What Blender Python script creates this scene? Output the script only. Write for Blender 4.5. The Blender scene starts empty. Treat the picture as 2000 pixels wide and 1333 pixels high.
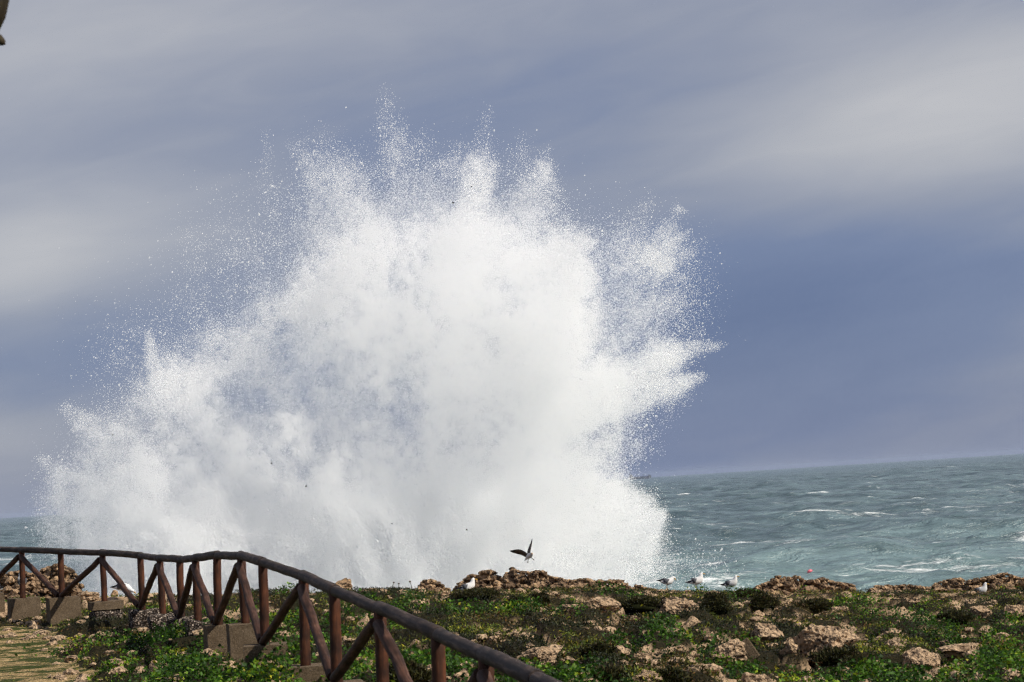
import bpy, bmesh, math, random
import numpy as np
from mathutils import Vector, Matrix

random.seed(7)
rng = np.random.default_rng(11)
scene = bpy.context.scene
COL = scene.collection

# ------------------------------------------------------------------ camera
W, H = 2000.0, 1333.0
FPX = 3889.0                                   # 70 mm on a 36 mm wide sensor
EYE = Vector((0.0, 0.0, 10.0))                 # sea level is z = 0
PITCH = math.atan(280.5 / FPX)
ROLL = math.radians(3.62)
FWD = Vector((0, math.cos(PITCH), math.sin(PITCH)))
_r0 = Vector((1, 0, 0)); _u0 = Vector((0, -math.sin(PITCH), math.cos(PITCH)))
RGT = _r0 * math.cos(ROLL) - _u0 * math.sin(ROLL)
UPV = _u0 * math.cos(ROLL) + _r0 * math.sin(ROLL)
cam_data = bpy.data.cameras.new('camera')
cam = bpy.data.objects.new('camera', cam_data); COL.objects.link(cam)
cam.matrix_world = Matrix(((RGT.x, UPV.x, -FWD.x, EYE.x), (RGT.y, UPV.y, -FWD.y, EYE.y),
                           (RGT.z, UPV.z, -FWD.z, EYE.z), (0, 0, 0, 1)))
cam_data.lens = 70.0; cam_data.sensor_width = 36.0; cam_data.sensor_fit = 'HORIZONTAL'
cam_data.clip_start = 0.2; cam_data.clip_end = 120000
cam_data.dof.use_dof = True; cam_data.dof.focus_distance = 62.0; cam_data.dof.aperture_fstop = 6.3
scene.camera = cam


def direction(px, py):
    return FWD + RGT * ((px - W / 2) / FPX) + UPV * ((H / 2 - py) / FPX)


def at(px, py, Y):
    d = direction(px, py)
    return EYE + d * (Y / d.y)


# ------------------------------------------------------------------ light
SUN_AZ, SUN_EL = math.radians(117), math.radians(44)        # azimuth to the right of the view direction
SUN_DIR = Vector((math.sin(SUN_AZ) * math.cos(SUN_EL), math.cos(SUN_AZ) * math.cos(SUN_EL), math.sin(SUN_EL)))
sun_data = bpy.data.lights.new('sun', 'SUN'); sun_data.energy = 4.2; sun_data.angle = math.radians(0.53)
sun_data.color = (1.0, 0.93, 0.82)
sun = bpy.data.objects.new('sun', sun_data); COL.objects.link(sun)
sun.rotation_euler = (-SUN_DIR).to_track_quat('-Z', 'Y').to_euler(); sun.location = (40, 10, 60)

world = bpy.data.worlds.new('World'); scene.world = world; world.use_nodes = True
wn, wl = world.node_tree.nodes, world.node_tree.links
wn.clear()


def wmath(op, a, b=None, c=None):
    n = wn.new('ShaderNodeMath'); n.operation = op
    for k, v in enumerate((a, b, c)):
        if v is None: continue
        if isinstance(v, (int, float)): n.inputs[k].default_value = v
        else: wl.new(v, n.inputs[k])
    return n.outputs[0]


tc = wn.new('ShaderNodeTexCoord'); sep = wn.new('ShaderNodeSeparateXYZ'); wl.new(tc.outputs['Generated'], sep.inputs[0])
yc = wmath('MAXIMUM', sep.outputs['Y'], 0.05)
U = wmath('DIVIDE', sep.outputs['X'], yc); V = wmath('DIVIDE', sep.outputs['Z'], yc)
CLOUDS = [  # centre px, direction px, long sigma px, short sigma px, amount: the cloud banks the photograph shows
    (1850, 190, 1300, 350, 430, 95, .40), (1960, 300, 1300, 400, 330, 70, .16), (40, 505, 300, 440, 230, 85, .36), (-20, 850, 90, 850, 120, 40, .14),
    (1480, 620, 1900, 560, 380, 140, -.42), (60, 60, 500, 20, 520, 170, .20), (1700, 860, 1900, 848, 600, 90, -.12),
    (120, 690, 500, 650, 330, 90, -.20), (880, 240, 1400, 200, 520, 110, -.12), (1150, 420, 1500, 380, 300, 50, -.08), (700, 60, 1200, 20, 400, 50, .06)]
tot = None
for cx, cy, dx, dy, sl, ss, amt in CLOUDS:
    c = direction(cx, cy); d = direction(dx, dy)
    u0, v0 = c.x / c.y, c.z / c.y
    ax = Vector((d.x / d.y - u0, d.z / d.y - v0)).normalized()
    du = wmath('SUBTRACT', U, u0); dv = wmath('SUBTRACT', V, v0)
    l = wmath('MULTIPLY', wmath('ADD', wmath('MULTIPLY', du, ax.x), wmath('MULTIPLY', dv, ax.y)), FPX / sl / 1.41)
    s = wmath('MULTIPLY', wmath('ADD', wmath('MULTIPLY', du, -ax.y), wmath('MULTIPLY', dv, ax.x)), FPX / ss / 1.41)
    q = wmath('ADD', wmath('MULTIPLY', l, l), wmath('MULTIPLY', s, s))
    g = wmath('MULTIPLY', wmath('EXPONENT', wmath('MULTIPLY', q, -1.0)), amt)
    tot = g if tot is None else wmath('ADD', tot, g)
mp0 = wn.new('ShaderNodeMapping'); mp0.inputs['Rotation'].default_value = (0, math.radians(8), 0); wl.new(tc.outputs['Generated'], mp0.inputs['Vector'])
mp = wn.new('ShaderNodeMapping'); mp.inputs['Scale'].default_value = (1.0, 1.0, 3.0)
wl.new(mp0.outputs[0], mp.inputs['Vector'])
nz = wn.new('ShaderNodeTexNoise'); nz.inputs['Scale'].default_value = 5.5; nz.inputs['Detail'].default_value = 5; nz.inputs['Roughness'].default_value = .5
nz.inputs['Distortion'].default_value = .6
wl.new(mp.outputs[0], nz.inputs['Vector'])
nz2 = wn.new('ShaderNodeTexNoise'); nz2.inputs['Scale'].default_value = 13; nz2.inputs['Detail'].default_value = 4; nz2.inputs['Roughness'].default_value = .5
nz2.inputs['Distortion'].default_value = .8
mp1 = wn.new('ShaderNodeMapping'); mp1.inputs['Rotation'].default_value = (0, math.radians(9), 0); wl.new(tc.outputs['Generated'], mp1.inputs['Vector'])
mp2 = wn.new('ShaderNodeMapping'); mp2.inputs['Scale'].default_value = (1.0, 1.0, 4.0)
wl.new(mp1.outputs[0], mp2.inputs['Vector']); wl.new(mp2.outputs[0], nz2.inputs['Vector'])
sc_ = wmath('ADD', wmath('MULTIPLY', wmath('SUBTRACT', nz.outputs[0], .5), .26), .49)
sc_ = wmath('ADD', sc_, wmath('MULTIPLY', wmath('SUBTRACT', nz2.outputs[0], .5), .17))
sc_ = wmath('ADD', sc_, tot)
ramp = wn.new('ShaderNodeValToRGB'); wl.new(sc_, ramp.inputs[0])
els = ramp.color_ramp.elements
els[0].position = 0.0; els[0].color = (.78, 1.12, 2.2, 1)
els[1].position = 1.0; els[1].color = (4.5, 4.45, 4.5, 1)
for p, cc in ((.28, (1.26, 1.62, 2.68)), (.5, (2.15, 2.36, 3.02)), (.75, (3.35, 3.42, 3.72))):
    e = els.new(p); e.color = (*cc, 1)
sky = wn.new('ShaderNodeTexSky'); sky.sky_type = 'NISHITA'; sky.sun_disc = False
sky.sun_elevation = SUN_EL; sky.sun_rotation = SUN_AZ
mixw = wn.new('ShaderNodeMix'); mixw.data_type = 'RGBA'; mixw.inputs[0].default_value = .93
wl.new(sky.outputs[0], mixw.inputs[6]); wl.new(ramp.outputs[0], mixw.inputs[7])
bg = wn.new('ShaderNodeBackground'); bg.inputs[1].default_value = 0.1
wo = wn.new('ShaderNodeOutputWorld')
wl.new(mixw.outputs[2], bg.inputs[0]); wl.new(bg.outputs[0], wo.inputs[0])

vs = scene.view_settings
vs.view_transform = 'Standard'; vs.look = 'None'; vs.exposure = 0.4; vs.gamma = 1.0; vs.use_curve_mapping = False
scene.render.engine = 'CYCLES'
cy = scene.cycles
cy.max_bounces = 8; cy.diffuse_bounces = 8; cy.transmission_bounces = 8; cy.glossy_bounces = 3; cy.transparent_max_bounces = 8; cy.volume_bounces = 1
cy.use_adaptive_sampling = True; cy.adaptive_threshold = 0.05; cy.adaptive_min_samples = 20
cy.use_denoising = True; cy.denoiser = 'OPENIMAGEDENOISE'; cy.denoising_input_passes = 'RGB_ALBEDO_NORMAL'; cy.denoising_prefilter = 'FAST'; cy.sample_clamp_indirect = 4.0; cy.sample_clamp_direct = 8.0
cy.pixel_filter_type = 'BLACKMAN_HARRIS'; cy.filter_width = 1.35

# ------------------------------------------------------------------ noise helpers (numpy)
_T = np.random.default_rng(5).random((64, 64, 64)).astype(np.float32)


def vnoise(x, y, z=0.0):
    x = np.asarray(x, np.float32); y = np.asarray(y, np.float32); z = np.asarray(z, np.float32)
    if z.ndim == 0:                                # a flat slice of the lattice
        k = int(np.floor(z)); f = float(z) - k; f = f * f * (3 - 2 * f)
        t = (_T[:, :, k & 63] * (1 - f) + _T[:, :, (k + 1) & 63] * f).ravel()
        xi, yi = np.floor(x), np.floor(y); fx, fy = x - xi, y - yi
        fx, fy = fx * fx * (3 - 2 * fx), fy * fy * (3 - 2 * fy)
        xi, yi = xi.astype(np.int32) & 63, yi.astype(np.int32) & 63
        x0, x1, y1 = xi * 64, ((xi + 1) & 63) * 64, (yi + 1) & 63
        a, c = t[x0 + yi], t[x0 + y1]
        a += (t[x1 + yi] - a) * fx; c += (t[x1 + y1] - c) * fx
        return a + (c - a) * fy
    z = np.broadcast_to(z, x.shape)
    xi, yi, zi = np.floor(x), np.floor(y), np.floor(z)
    fx, fy, fz = x - xi, y - yi, z - zi
    fx, fy, fz = fx * fx * (3 - 2 * fx), fy * fy * (3 - 2 * fy), fz * fz * (3 - 2 * fz)
    xi, yi, zi = xi.astype(np.int32) & 63, yi.astype(np.int32) & 63, zi.astype(np.int32) & 63
    x1, y1, z1 = (xi + 1) & 63, (yi + 1) & 63, (zi + 1) & 63
    a = _T[xi, yi, zi] * (1 - fx) + _T[x1, yi, zi] * fx
    b = _T[xi, y1, zi] * (1 - fx) + _T[x1, y1, zi] * fx
    c = _T[xi, yi, z1] * (1 - fx) + _T[x1, yi, z1] * fx
    d = _T[xi, y1, z1] * (1 - fx) + _T[x1, y1, z1] * fx
    return (a * (1 - fy) + b * fy) * (1 - fz) + (c * (1 - fy) + d * fy) * fz


def fbm(x, y, z=0.0, octaves=4, gain=.5):
    x = np.asarray(x, np.float32); y = np.asarray(y, np.float32); z = np.asarray(z, np.float32)
    s, a, t, f = 0, 1.0, 0, 1.0
    for k in range(octaves):
        s = s + a * vnoise(x * f + 17.3 * k, y * f + 5.1 * k, z * f + 9.7 * k); t += a; a *= gain; f *= 2.03
    return s / t                                  # about 0..1, mean .5


def sstep(a, b, x):
    t = np.clip((x - a) / (b - a), 0, 1)
    return t * t * (3 - 2 * t)


# ------------------------------------------------------------------ mesh helpers
def link(name, me, parent=None, loc=None):
    o = bpy.data.objects.new(name, me); COL.objects.link(o)
    if parent is not None: o.parent = parent
    if loc is not None: o.location = loc
    return o


def mesh_np(name, verts, faces, mat=None, smooth=False):
    """verts (n,3), faces (m,k) with constant k"""
    me = bpy.data.meshes.new(name)
    verts = np.ascontiguousarray(verts, np.float32); faces = np.ascontiguousarray(faces, np.int32)
    k = faces.shape[1]
    me.vertices.add(len(verts)); me.vertices.foreach_set('co', verts.ravel())
    me.loops.add(faces.size); me.loops.foreach_set('vertex_index', faces.ravel())
    me.polygons.add(len(faces)); me.polygons.foreach_set('loop_start', np.arange(0, faces.size, k, dtype=np.int32))
    me.polygons.foreach_set('use_smooth', np.full(len(faces), smooth, dtype=bool))
    me.update(calc_edges=True)
    if mat: me.materials.append(mat)
    return me


def add_attr(me, name, data, kind='FLOAT'):
    a = me.attributes.new(name, 'FLOAT_COLOR' if kind == 'COLOR' else kind, 'POINT')
    if kind == 'COLOR':
        d = np.ones((len(data), 4), np.float32); d[:, :3] = data
        a.data.foreach_set('color', d.ravel())
    else:
        a.data.foreach_set('value', np.ascontiguousarray(data, np.float32))


def grid_faces(nr, nc):
    i = np.arange(nr - 1)[:, None] * nc + np.arange(nc - 1)[None, :]
    return np.stack([i, i + 1, i + nc + 1, i + nc], -1).reshape(-1, 4)


def bm_mesh(name, bm, mat=None, smooth=False):
    me = bpy.data.meshes.new(name)
    bmesh.ops.recalc_face_normals(bm, faces=bm.faces)
    bm.to_mesh(me); bm.free()
    for p in me.polygons: p.use_smooth = smooth
    if mat: me.materials.append(mat)
    return me


def bm_loft(bm, pts, ra, rb, seg=10, side=None):
    """continuous tube through pts; ra = half width along 'side', rb = half height"""
    pts = [Vector(p) for p in pts]
    rings = []
    for i, p in enumerate(pts):
        t = (pts[min(i + 1, len(pts) - 1)] - pts[max(i - 1, 0)]).normalized()
        s = Vector(side) if side is not None else (Vector((0, 0, 1)).cross(t) if abs(t.z) < .95 else Vector((1, 0, 0)))
        s = (s - t * s.dot(t)).normalized(); n = t.cross(s)
        rings.append([bm.verts.new(p + s * (ra[i] * math.cos(a)) + n * (rb[i] * math.sin(a)))
                      for a in [2 * math.pi * k / seg for k in range(seg)]])
    for a, b in zip(rings, rings[1:]):
        for k in range(seg):
            bm.faces.new((a[k], a[(k + 1) % seg], b[(k + 1) % seg], b[k]))
    bm.faces.new(rings[0][::-1]); bm.faces.new(rings[-1])
    return rings


def bm_box(bm, c, size, rot=None):
    vs_ = []
    for sx in (-.5, .5):
        for sy in (-.5, .5):
            for sz in (-.5, .5):
                v = Vector((sx * size[0], sy * size[1], sz * size[2]))
                if rot is not None: v = rot @ v
                vs_.append(bm.verts.new(Vector(c) + v))
    for f in ((0, 1, 3, 2), (4, 6, 7, 5), (0, 4, 5, 1), (2, 3, 7, 6), (0, 2, 6, 4), (1, 5, 7, 3)):
        bm.faces.new([vs_[k] for k in f])


def tag(o, label, cat, group=None, kind=None):
    if label: o['label'] = label
    if cat: o['category'] = cat
    if group: o['group'] = group
    if kind: o['kind'] = kind
    return o


def empty(name, loc):
    o = bpy.data.objects.new(name, None); COL.objects.link(o); o.location = loc
    o.empty_display_size = .2
    return o


# ------------------------------------------------------------------ materials
def new_mat(name):
    m = bpy.data.materials.new(name); m.use_nodes = True
    nt = m.node_tree; nt.nodes.clear()
    out = nt.nodes.new('ShaderNodeOutputMaterial'); p = nt.nodes.new('ShaderNodeBsdfPrincipled')
    nt.links.new(p.outputs[0], out.inputs[0])
    return m, nt, p, out


def N(nt, kind, **kw):
    n = nt.nodes.new(kind)
    for k, v in kw.items():
        if k in n.inputs: n.inputs[k].default_value = v
        else: setattr(n, k, v)
    return n


def noise_node(nt, scale, detail=4, rough=.55, vec=None, dist=0.0):
    n = N(nt, 'ShaderNodeTexNoise'); n.inputs['Scale'].default_value = scale; n.inputs['Detail'].default_value = detail
    n.inputs['Roughness'].default_value = rough; n.inputs['Distortion'].default_value = dist
    if vec is not None: nt.links.new(vec, n.inputs['Vector'])
    return n


def ramp_node(nt, fac, stops):
    r = nt.nodes.new('ShaderNodeValToRGB'); nt.links.new(fac, r.inputs[0])
    e = r.color_ramp.elements
    e[0].position, e[0].color = stops[0][0], (*stops[0][1], 1)
    e[1].position, e[1].color = stops[-1][0], (*stops[-1][1], 1)
    for p, c in stops[1:-1]:
        k = e.new(p); k.color = (*c, 1)
    return r


def mix_rgb(nt, fac, a, b, mode='MIX'):
    m = nt.nodes.new('ShaderNodeMix'); m.data_type = 'RGBA'; m.blend_type = mode
    for s, v in ((m.inputs[0], fac), (m.inputs[6], a), (m.inputs[7], b)):
        if isinstance(v, (int, float)): s.default_value = v
        elif isinstance(v, tuple): s.default_value = (*v, 1)
        else: nt.links.new(v, s)
    return m.outputs[2]


def bump(nt, p, height, strength, dist):
    b = nt.nodes.new('ShaderNodeBump'); b.inputs['Strength'].default_value = strength; b.inputs['Distance'].default_value = dist
    nt.links.new(height, b.inputs['Height']); nt.links.new(b.outputs[0], p.inputs['Normal'])


def plain(name, col, rough=.6, spec=.3, var=.25, scale=30):
    m, nt, p, out = new_mat(name)
    t = N(nt, 'ShaderNodeTexCoord')
    n = noise_node(nt, scale, 3, .6, t.outputs['Object'])
    lo = tuple(c * (1 - var) for c in col); hi = tuple(min(1, c * (1 + var)) for c in col)
    r = ramp_node(nt, n.outputs[0], [(.3, lo), (.7, hi)])
    nt.links.new(r.outputs[0], p.inputs['Base Color'])
    p.inputs['Roughness'].default_value = rough; p.inputs['Specular IOR Level'].default_value = spec
    return m


def rock_material(name, pale, mid, dark, scale=1.0, lichen=.5):
    m, nt, p, out = new_mat(name)
    g = N(nt, 'ShaderNodeNewGeometry')
    n1 = noise_node(nt, 2.3 * scale, 6, .65, g.outputs['Position'])
    n2 = noise_node(nt, 14 * scale, 5, .7, g.outputs['Position'])
    vor = N(nt, 'ShaderNodeTexVoronoi'); vor.inputs['Scale'].default_value = 16 * scale; nt.links.new(g.outputs['Position'], vor.inputs['Vector'])
    r1 = ramp_node(nt, n1.outputs[0], [(.32, mid), (.52, pale), (.72, mid)])
    r2 = ramp_node(nt, n2.outputs[0], [(.39, (1, 1, 1)), (.50, (0, 0, 0))])
    c = mix_rgb(nt, r2.outputs[0], r1.outputs[0], dark)
    nt.links.new(c, p.inputs['Base Color'])
    p.inputs['Roughness'].default_value = .92; p.inputs['Specular IOR Level'].default_value = .15
    h = N(nt, 'ShaderNodeMath', operation='ADD'); nt.links.new(n2.outputs[0], h.inputs[0]); nt.links.new(vor.outputs[0], h.inputs[1])
    bump(nt, p, h.outputs[0], 1.0, .06)
    return m


M_ROCK = rock_material('limestone', (.50, .355, .225), (.27, .18, .112), (.032, .024, .018))
M_RIMROCK = rock_material('rim_limestone', (.39, .27, .17), (.17, .113, .07), (.022, .018, .015), .8)
_nt = M_RIMROCK.node_tree; _p = next(n for n in _nt.nodes if n.type == 'BSDF_PRINCIPLED'); _src = _p.inputs['Base Color'].links[0].from_socket
_g = _nt.nodes.new('ShaderNodeNewGeometry'); _rm = ramp_node(_nt, _g.outputs['Random Per Island'], [(0, (.28, .26, .25)), (.5, (.75, .72, .7)), (1, (1.35, 1.3, 1.2))])
_nt.links.new(mix_rgb(_nt, 1.0, _src, _rm.outputs[0], 'MULTIPLY'), _p.inputs['Base Color'])

# ground: bare limestone and soil, mixed by the 'rock' attribute
M_GROUND, nt, p, out = new_mat('ground_soil_and_limestone')
g = N(nt, 'ShaderNodeNewGeometry'); at_r = N(nt, 'ShaderNodeAttribute', attribute_name='rock')
n1 = noise_node(nt, 3.5, 6, .65, g.outputs['Position']); n2 = noise_node(nt, 22, 4, .7, g.outputs['Position'])
soil = ramp_node(nt, n2.outputs[0], [(.3, (.008, .008, .004)), (.55, (.022, .019, .009)), (.8, (.055, .040, .02))])
stone = ramp_node(nt, n1.outputs[0], [(.3, (.20, .13, .08)), (.5, (.47, .33, .205)), (.7, (.28, .19, .115))])
pit = ramp_node(nt, n2.outputs[0], [(.38, (1, 1, 1)), (.48, (0, 0, 0))])
stone2 = mix_rgb(nt, pit.outputs[0], stone.outputs[0], (.06, .045, .03))
nt.links.new(mix_rgb(nt, at_r.outputs['Fac'], soil.outputs[0], stone2), p.inputs['Base Color'])
p.inputs['Roughness'].default_value = .95; p.inputs['Specular IOR Level'].default_value = .1
bump(nt, p, n2.outputs[0], 1.0, .05)

# path
M_PATH, nt, p, out = new_mat('sandy_gravel')
g = N(nt, 'ShaderNodeNewGeometry')
pmp = N(nt, 'ShaderNodeMapping'); pmp.inputs['Scale'].default_value = (.55, 1.25, 1); nt.links.new(g.outputs['Position'], pmp.inputs[0])
n1 = noise_node(nt, 26, 6, .8, g.outputs['Position']); n2 = noise_node(nt, 1.7, 7, .72, pmp.outputs[0])
c1 = ramp_node(nt, n1.outputs[0], [(.34, (.045, .028, .012)), (.46, (.25, .17, .085)), (.56, (.50, .35, .17)), (.70, (.74, .57, .32))])
c2 = ramp_node(nt, n2.outputs[0], [(.45, (0, 0, 0)), (.53, (1, 1, 1))])
c3 = ramp_node(nt, n1.outputs[0], [(.3, (.015, .025, .006)), (.7, (.07, .085, .02))])
nt.links.new(mix_rgb(nt, c2.outputs[0], c1.outputs[0], c3.outputs[0]), p.inputs['Base Color'])
p.inputs['Roughness'].default_value = .95; p.inputs['Specular IOR Level'].default_value = .1
bump(nt, p, n1.outputs[0], 1.0, .04)


def leaf_material(name, trans=.25):
    m, nt, p, out = new_mat(name)
    a = N(nt, 'ShaderNodeAttribute', attribute_name='leaf_colour')
    nt.links.new(a.outputs['Color'], p.inputs['Base Color'])
    p.inputs['Roughness'].default_value = .55; p.inputs['Specular IOR Level'].default_value = .25
    tr = N(nt, 'ShaderNodeBsdfTranslucent'); nt.links.new(a.outputs['Color'], tr.inputs[0])
    mx = N(nt, 'ShaderNodeMixShader'); mx.inputs[0].default_value = trans
    nt.links.new(p.outputs[0], mx.inputs[1]); nt.links.new(tr.outputs[0], mx.inputs[2]); nt.links.new(mx.outputs[0], out.inputs[0])
    return m


M_LEAF = leaf_material('leafy_green', .35)
M_SCRUB = leaf_material('scrub_twigs', .15)


def wood(name, dark, mid, light, streak=14):
    m, nt, p, out = new_mat(name)
    t = N(nt, 'ShaderNodeTexCoord'); mpn = N(nt, 'ShaderNodeMapping'); mpn.inputs['Scale'].default_value = (streak, streak, 1.6)
    nt.links.new(t.outputs['Object'], mpn.inputs[0])
    oi = N(nt, 'ShaderNodeObjectInfo'); nt.links.new(oi.outputs['Random'], mpn.inputs['Location'])
    n1 = noise_node(nt, 1.6, 6, .65, mpn.outputs[0]); n2 = noise_node(nt, 3.0, 4, .6, t.outputs['Object'])
    r = ramp_node(nt, n1.outputs[0], [(.28, dark), (.5, mid), (.74, light)])
    r2 = ramp_node(nt, n2.outputs[0], [(.36, (.38, .38, .4)), (.64, (1.25, 1.2, 1.15))])
    nt.links.new(mix_rgb(nt, 1.0, r.outputs[0], r2.outputs[0], 'MULTIPLY'), p.inputs['Base Color'])
    p.inputs['Roughness'].default_value = .7; p.inputs['Specular IOR Level'].default_value = .25
    bump(nt, p, n1.outputs[0], .6, .012)
    return m


M_POST = wood('red_brown_post', (.018, .007, .004), (.066, .023, .010), (.15, .05, .02))
M_BRACE = wood('brown_brace', (.016, .008, .006), (.06, .027, .017), (.15, .085, .06))
M_RAIL = wood('weathered_rail', (.013, .009, .007), (.045, .031, .025), (.15, .112, .092))


def concrete(name, lo, hi, pebble=None):
    m, nt, p, out = new_mat(name)
    g = N(nt, 'ShaderNodeNewGeometry')
    if pebble:
        v = N(nt, 'ShaderNodeTexVoronoi'); v.inputs['Scale'].default_value = pebble; nt.links.new(g.outputs['Position'], v.inputs['Vector'])
        bw = N(nt, 'ShaderNodeSeparateColor'); nt.links.new(v.outputs['Color'], bw.inputs[0])
        r = ramp_node(nt, bw.outputs[0], [(.0, (.05, .04, .035)), (.4, lo), (.75, hi), (1, (.55, .46, .38))])
        ed = ramp_node(nt, v.outputs['Distance'], [(.35, (1, 1, 1)), (.62, (.12, .1, .09))])
        nt.links.new(mix_rgb(nt, 1.0, r.outputs[0], ed.outputs[0], 'MULTIPLY'), p.inputs['Base Color'])
        bump(nt, p, ed.outputs[0], 1.0, .03)
    else:
        n = noise_node(nt, 55, 4, .75, g.outputs['Position']); n2 = noise_node(nt, 5, 4, .6, g.outputs['Position'])
        r = ramp_node(nt, n.outputs[0], [(.28, tuple(c * .5 for c in lo)), (.45, lo), (.7, hi)])
        r2 = ramp_node(nt, n2.outputs[0], [(.35, (.7, .68, .64)), (.65, (1, 1, 1))])
        nt.links.new(mix_rgb(nt, 1.0, r.outputs[0], r2.outputs[0], 'MULTIPLY'), p.inputs['Base Color'])
        bump(nt, p, n.outputs[0], .8, .015)
    p.inputs['Roughness'].default_value = .9; p.inputs['Specular IOR Level'].default_value = .15
    return m


M_CONC = concrete('shade_toned_concrete', (.10, .073, .047), (.22, .165, .11))  # colour darkened so the sunlit block fronts look shaded
M_PEBBLE = concrete('pebble_concrete', (.12, .10, .085), (.32, .26, .21), pebble=34)

M_WHITE = plain('white_feathers', (.66, .66, .65), .8, .1, .06)
M_GREY = plain('grey_feathers', (.085, .088, .10), .8, .1, .15)
M_WING = plain('dark_wing_feathers', (.085, .07, .06), .8, .1, .3)
M_BLACK = plain('black_feathers', (.012, .012, .014), .7, .1, .2)
M_BILL = plain('yellow_bill', (.50, .28, .04), .4, .3, .15)
M_EYE = plain('eye', (.01, .01, .01), .2, .5, .1)
M_LEGS = plain('yellow_pink_legs', (.45, .27, .12), .5, .3, .2)

# ------------------------------------------------------------------ terrain shape
EX = np.array([-40, -12, -8.5, -3.9, -1.3, 1.4, 4.5, 6.9, 10.8, 15, 40.]); EZ = np.array([-1.9, -1.9, -2.02, -2.40, -2.58, -2.80, -3.3, -3.66, -3.85, -3.85, -4.4])
EYD = np.array([47, 47, 47, 50, 51, 53, 58, 60, 60, 58, 58.])
NX = np.array([-40, -12, -3, 0, 3, 6, 10, 15, 40.]); NZ = np.array([-2.25, -2.25, -2.25, -2.38, -2.72, -3.02, -3.3, -3.6, -4.2])


def edge_y(x):
    return np.interp(x, EX, EYD) + 1.1 * (fbm(np.asarray(x) * .45, np.asarray(x) * 0 + 3.3, 0, 3) - .5)


def base_z(x, y):
    x = np.asarray(x, np.float64); y = np.asarray(y, np.float64)
    ye = np.interp(x, EX, EYD)
    t = np.clip((y - 22) / (ye - 22), -1.2, 1.0)
    e = np.interp(x, [-7, -1], [3.0, 1.15])
    tt = np.where(t > 0, np.abs(t) ** e, t * .5)
    zn, ze = np.interp(x, NX, NZ), np.interp(x, EX, EZ)
    return 10 + zn + (ze - zn) * tt


def path_mask(x, y):
    """1 on the path: left of a line from (-9.2, 39) to (-5.2, 25.4)"""
    b = -5.2 + (y - 25.4) * (-4.0 / 13.6)
    b = b + .9 * (fbm(x * .5, y * .5, 7, 4) - .5)
    return sstep(.25, -.25, x - b) * sstep(41.5, 40, y)


def rock_mask(x, y):
    n = fbm(x * .95 + 3, y * .65 + 8, 1.5, 5, .68)
    bias = np.interp(x, [-12, -2, 6, 14], [-.06, -.035, .008, .04]) + np.interp(y, [18, 30, 42, 56], [-.03, -.01, .015, .05])
    return sstep(.552, .577, n + bias) * (1 - path_mask(x, y))


def veg_h(x, y):
    c = np.abs(fbm(x * .95, y * .7, 3.1, 3, .45) - .5) * 2          # rounded cushions with creases between them
    c = np.clip(c * 2.2, 0, 1) ** .75
    return .42 * c * (1 - path_mask(x, y)) * (1 - .85 * rock_mask(x, y)) * np.interp(x, [-9, -5], [.5, 1])


# height of the skyline's foot, as a slope (drop per metre) against x / y
SKY_PX = [(-200, 1166), (0, 1166), (160, 1162), (300, 1158), (460, 1153), (640, 1152), (760, 1150), (880, 1152), (1000, 1152), (1100, 1150), (1235, 1152), (1290, 1153),
          (1360, 1154), (1440, 1155), (1500, 1154), (1700, 1152), (1830, 1152), (1960, 1152), (2200, 1150)]
_sk = [direction(a, b + 5) for a, b in SKY_PX]
SKY_T = np.array([d.x / d.y for d in _sk]); SKY_S = np.array([d.z / d.y for d in _sk])


def cap(x, y):
    return EYE.z + np.interp(x / np.maximum(y, 1), SKY_T, SKY_S) * y


def ground_z(x, y):
    x = np.asarray(x, np.float64); y = np.asarray(y, np.float64)
    pm, rm = path_mask(x, y), rock_mask(x, y)
    z = base_z(x, y) + pm * .045 * (fbm(x * 2.2, y * 3.2, 21, 4, .65) - .5) * 2 + (.35 * (fbm(x * .32, y * .32, 0, 4) - .5)) * (1 - .8 * pm)
    z = z + .03 * (fbm(x * 3, y * 3, 2, 3) - .5) * (1 - pm)
    z = z + rm * (.02 + .36 * (np.abs(fbm(x * 2.2, y * 2.2, 6, 4, .6) - .5) * 2) + .16 * (fbm(x * 6.5, y * 6.5, 4, 2) - .45))
    z = z + .85 * veg_h(x, y) - .16
    c = cap(x, y) + .05 * (fbm(x * 4, y * 4, 9, 3) - .62)
    z = np.where(y > 30, np.minimum(z, c) - .03 * np.exp(-np.abs(z - c) / .06), z)
    ye = edge_y(x)                                   # the cliff
    over = y - ye
    z = np.where(over > 0, z - np.minimum(over * 5.5, 14), z)
    return z


def gz(x, y):
    return float(ground_z(np.array([x]), np.array([y]))[0])


def on_ground(px, py, lo=14.0, hi=62.0):
    """the first point of the smooth ground along a pixel's ray"""
    Y = np.linspace(lo, hi, 900); d = direction(px, py)
    X = d.x / d.y * Y; Z = EYE.z + d.z / d.y * Y
    below = Z < ground_z(X, Y)
    k = int(np.argmax(below)) if below.any() else len(Y) - 1
    return Vector((X[k], Y[k], gz(X[k], Y[k])))


# ground mesh: fan in angle, finer towards the camera
ys = np.concatenate([np.linspace(2, 13, 14)[:-1], np.linspace(13, 62.5, 430), np.array([64, 68, 80])])
tan = np.concatenate([np.linspace(-1.3, -.36, 16)[:-1], np.linspace(-.36, .36, 470), np.linspace(.36, 1.3, 16)[1:]])
YY, TT = np.meshgrid(ys, tan, indexing='ij'); XX = YY * TT
ZZ = np.maximum(ground_z(XX, YY), -4.0)
me = mesh_np('ground', np.stack([XX, YY, ZZ], -1).reshape(-1, 3), grid_faces(len(ys), len(tan)), M_GROUND, True)
add_attr(me, 'rock', np.where(YY > edge_y(XX) - .3, 1.0, rock_mask(XX, YY)).ravel())
tag(link('ground', me), None, None, kind='structure')

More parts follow.
